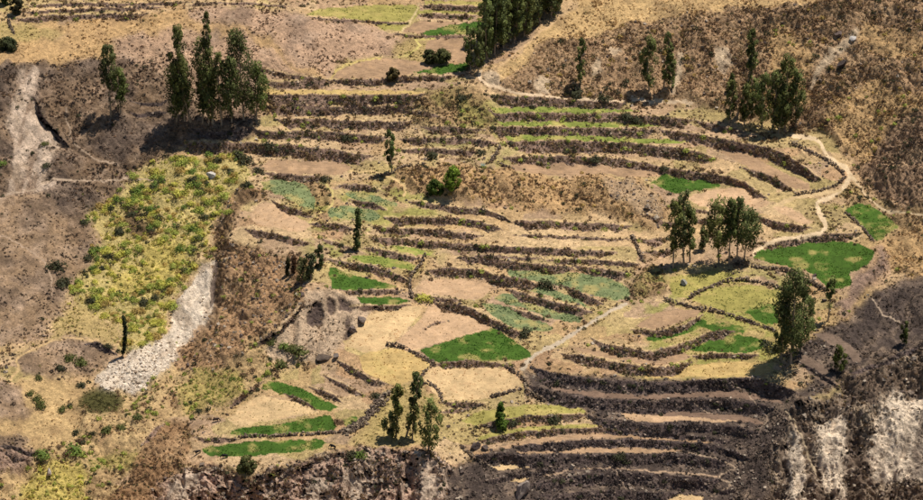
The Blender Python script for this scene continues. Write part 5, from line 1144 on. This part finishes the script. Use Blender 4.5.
for x, y, w, c, lab in [
 (31, 394, 8, 'bush', 'left of three olive shrubs on the golden flat'), (37, 399, 9, 'bush', 'middle of three olive shrubs on the golden flat'), (42, 406, 11, 'bush', 'right of three olive shrubs on the golden flat'),
 (64, 410, 9, 'bush', 'olive shrub left of the dark reed patch'), (71, 406, 6, 'dark', 'small dark shrub touching the dark reed patch'), (73, 455, 15, 'green', 'large round green shrub above the yellow patch'),
 (44, 461, 12, 'green', 'green shrub at the end of the rocky corner bank'), (108, 434, 11, 'bush', 'left of two olive shrubs below the reed patch'), (121, 431, 10, 'bush', 'right of two olive shrubs below the reed patch'),
 (137, 424, 10, 'bush', 'olive shrub right of the reed patch, on the slope'), (78, 435, 8, 'dark', 'dark shrub on the rim of the golden flat'), (70, 361, 12, 'bush', 'upper olive shrub on the burnt mound'),
 (79, 366, 12, 'bush', 'lower olive shrub on the burnt mound'), (60, 372, 9, 'dark', 'dark shrub at the left of the burnt mound'), (38, 379, 7, 'bush', 'olive shrub by the sandy loop track'), (80, 386, 8, 'dark', 'grey shrub just above the reed patch'),
 (55, 270, 16, 'dark', 'big dark shrub at the left rim of the ravine'), (66, 286, 15, 'dark', 'second big dark shrub at the left rim of the ravine'), (98, 254, 12, 'green', 'round green shrub inside the ravine edge'),
 (136, 190, 11, 'green', 'round green shrub where the cream trail meets the ravine'), (160, 180, 9, 'green', 'green shrub right of the trail end'), (235, 160, 13, 'dark', 'dark bush at the ravine head, left of two'), (246, 163, 14, 'dark', 'dark bush at the ravine head, right of two'),
 (270, 148, 10, 'dark', 'dark bush on the long thick bank'), (345, 141, 13, 'dark', 'large dark bush at the end of the fourth bank'), (325, 180, 9, 'dark', 'dark bush at the end of the ploughed strip'), (432, 158, 12, 'dark', 'green dark bush on the short centre banks'),
 (480, 153, 10, 'dark', 'dark bush at the right end of the lowest short bank'), (290, 348, 10, 'bush', 'olive bush left of the eroded pale hollows'), (283, 347, 9, 'green', 'green bush left of the eroded pale hollows'), (297, 355, 17, 'bush', 'wide olive bush below the eroded pale hollows'),
 (273, 344, 9, 'bush', 'olive bush at the top of the shrubby slope'), (280, 365, 12, 'bush', 'olive bush by the straw terraces corner'), (547, 287, 14, 'dark', 'large dark bush between bluish crop strips'), (525, 333, 12, 'dark', 'dark bush at the tip of the green triangle'),
 (619, 458, 11, 'dark', 'green dark bush on the second long tan strip'), (555, 421, 12, 'dark', 'round bush on the bank right of the conifer'), (511, 424, 9, 'dark', 'dark bush touching the conifer'), (626, 118, 12, 'dark', 'tall dark bush on the bank below the topmost strip'),
 (637, 122, 11, 'dark', 'second dark bush on the bank below the topmost strip'), (664, 170, 9, 'dark', 'dark bush above the bright green plot'), (595, 160, 10, 'dark', 'dark bush on the long curved bank'), (375, 396, 10, 'dark', 'dark bush at the end of the brushy wall'),
 (338, 423, 9, 'brown', 'brown bush at the right end of the upper green field'), (353, 456, 13, 'dark', 'dark bush hanging over the cliff edge near the cow'), (362, 460, 10, 'green', 'green bush hanging over the cliff edge'), (424, 300, 14, 'yellow', 'yellow green bush at the junction of stone walls'),
 (603, 100, 12, 'dark', 'dark bush beside the pale hillside path'), (575, 92, 16, 'dark', 'wide dark bush at the foot of the thin hill eucalyptus'), (460, 98, 10, 'dark', 'dark bush on the brushy knob left of the path'), (765, 345, 12, 'dark', 'dark bush at the left foot of the biggest eucalyptus'),
 (774, 352, 12, 'dark', 'second dark bush at the foot of the biggest eucalyptus'), (46, 150, 7, 'bush', 'olive shrub on the pale landslide scar, upper'), (47, 170, 8, 'dark', 'dark shrub on the pale landslide scar, lower'), (2, 172, 8, 'green', 'green shrub at the left edge below the scar'),
 ]: SH.append((x, y, w, c, lab, 'own'))
SH.sort(key=lambda s: (s[5] is None, -s[2]))
rest = {}
NIND = 300
sv = np.array([(s[0], s[1]) for s in SH]); sp = gp(sv[:, 0], sv[:, 1]); smm = mpp(sv[:, 0], sv[:, 1])
nind = 0
for k, (x, y, w, c, lab, own) in enumerate(SH):
    inside = 0 <= x <= W and 0 <= y <= H + 3
    if inside and nind < NIND:
        nind += 1
        o = link('shrub', SM[c][k % 5]); s = w * smm[k] / 2 * (1.55 if own else 1.08)
        o.location = sp[k]; o.scale = (s * (.9 + .2 * rs.random()), s * (.9 + .2 * rs.random()), s * (.75 + .35 * rs.random())); o.rotation_euler.z = rs.random() * 6.28
        tag(o, lab, 'shrub', None if own else lab.split(' shrub ')[1] + ' shrubs')
        if not own: o['group'] = lab
    else: rest.setdefault('shrubs', []).append(k)
for nm, ks in rest.items():
    ks = np.array(ks); cc = np.array([lin(*SC[SH[k][3]]) for k in ks]) * (.8 + .4 * rs.random((len(ks), 1)))
    V, F, C = domes(sp[ks], np.array([SH[k][2] for k in ks]) * smm[ks] * .5, cc, 40, rs, .95, .5)
    tag(link('undergrowth', mesh_np('undergrowth', V, F, C, M_LEAF)), 'small scattered shrubs and undergrowth all over the valley side', 'undergrowth', None, 'stuff')

# a pale spiky agave by the path behind the knoll
r_ = np.random.default_rng(3); a_ = np.arange(16) * 2.4
V = []
for k in range(16):
    d = np.array([math.cos(a_[k]), math.sin(a_[k]), .55 + .8 * (k / 16)]); d /= np.linalg.norm(d); sd_ = np.cross(d, [0, 0, 1]); sd_ /= np.linalg.norm(sd_)
    L_ = 1.5; V += [-sd_ * .1, sd_ * .1, d * L_ * .5 + sd_ * .17, d * L_ * .5 - sd_ * .17, d * L_ + np.array([0, 0, .05]), d * L_ + np.array([0, 0, .05])]
V = np.array(V); F = []
for k in range(16): o_ = k * 6; F += [(o_, o_ + 1, o_ + 2, o_ + 3), (o_ + 3, o_ + 2, o_ + 4, o_ + 5)]
ag = link('agave', mesh_np('agave', V, np.array(F), np.repeat(lin(170, 186, 170)[None], len(V), 0), M_LEAF)); ag.location = gp(483, 167); tag(ag, 'pale grey green spiky agave behind the knoll', 'plant')

# ------------------------------------------------------------------ cattle
def cow_mesh(name, pose):
    """one skinned body: trunk, neck, head with muzzle, ears, four jointed legs, tail"""
    vs, es, rad = [], [], []
    def add(p, r, par=None):
        vs.append(p); rad.append(r)
        if par is not None: es.append((par, len(vs) - 1))
        return len(vs) - 1
    hip = add((-.72, 0, 1.05), (.30, .33)); belly = add((-.1, 0, .98), (.36, .40), hip); ch = add((.55, 0, .98), (.30, .38), belly); sh = add((.82, 0, 1.08), (.24, .30), ch)
    if pose == 'graze': nk = add((1.15, 0, .80), (.15, .18), sh); hd = add((1.36, .0, .42), (.13, .14), nk); mz = add((1.46, 0, .14), (.09, .10), hd)
    else: nk = add((1.12, 0, 1.22), (.15, .18), sh); hd = add((1.40, 0, 1.34), (.13, .14), nk); mz = add((1.68, 0, 1.20), (.09, .10), hd)
    for s in (-1, 1):
        e = add((vs[hd][0] - .06, s * .24, vs[hd][2] + .06), (.035, .05), hd)
        f1 = add((.62, s * .20, .62), (.12, .13), ch); f2 = add((.64, s * .20, .34), (.07, .08), f1); f3 = add((.62, s * .20, .04), (.06, .06), f2)
        h1 = add((-.70, s * .20, .66), (.15, .17), hip); h2 = add((-.86, s * .20, .40), (.075, .085), h1); h3 = add((-.78, s * .20, .04), (.06, .06), h2)
    t1 = add((-1.04, 0, 1.06), (.04, .04), hip); t2 = add((-1.14, 0, .55), (.03, .03), t1)
    me = bpy.data.meshes.new(name); me.from_pydata(vs, es, [])
    o = bpy.data.objects.new('tmp', me); col.objects.link(o)
    mod = o.modifiers.new('s', 'SKIN'); o.modifiers.new('d', 'SUBSURF').levels = 1
    for i, d in enumerate(me.skin_vertices[0].data): d.radius = rad[i]; d.use_root = i == 0
    dg = bpy.context.evaluated_depsgraph_get(); out = bpy.data.meshes.new_from_object(o.evaluated_get(dg)); bpy.data.objects.remove(o)
    return out
CG = cow_mesh('cow_grazing', 'graze'); CS = cow_mesh('cow_standing', 'stand')
for x, y, me, rz, rgb, lab in [(198, 454, CS, 3.7, (40, 32, 30), 'dark cow at the left tip of the lowest green field'), (225, 458, CG, 3.2, (24, 22, 24), 'black cow grazing at the lower edge of the lowest green field'), (333, 449, CG, 2.7, (24, 22, 24), 'black cow alone at the cliff edge right of the green field'),
                              (216, 422, CG, .2, (60, 44, 38), 'dark brown cow on the straw ground above the green fields')]:
    m2 = me.copy(); ca = m2.color_attributes.new('tint', 'FLOAT_COLOR', 'POINT'); ca.data.foreach_set('color', np.tile(np.append(lin(*rgb), 1), len(m2.vertices)).astype(np.float32))
    m2.materials.clear(); m2.materials.append(M_HIDE)
    for p in m2.polygons: p.use_smooth = True
    o = link('cow', m2); o.location = gp(x, y); o.rotation_euler.z = rz; o.scale = (.88,) * 3; tag(o, lab, 'cow', 'cattle by the lowest fields')
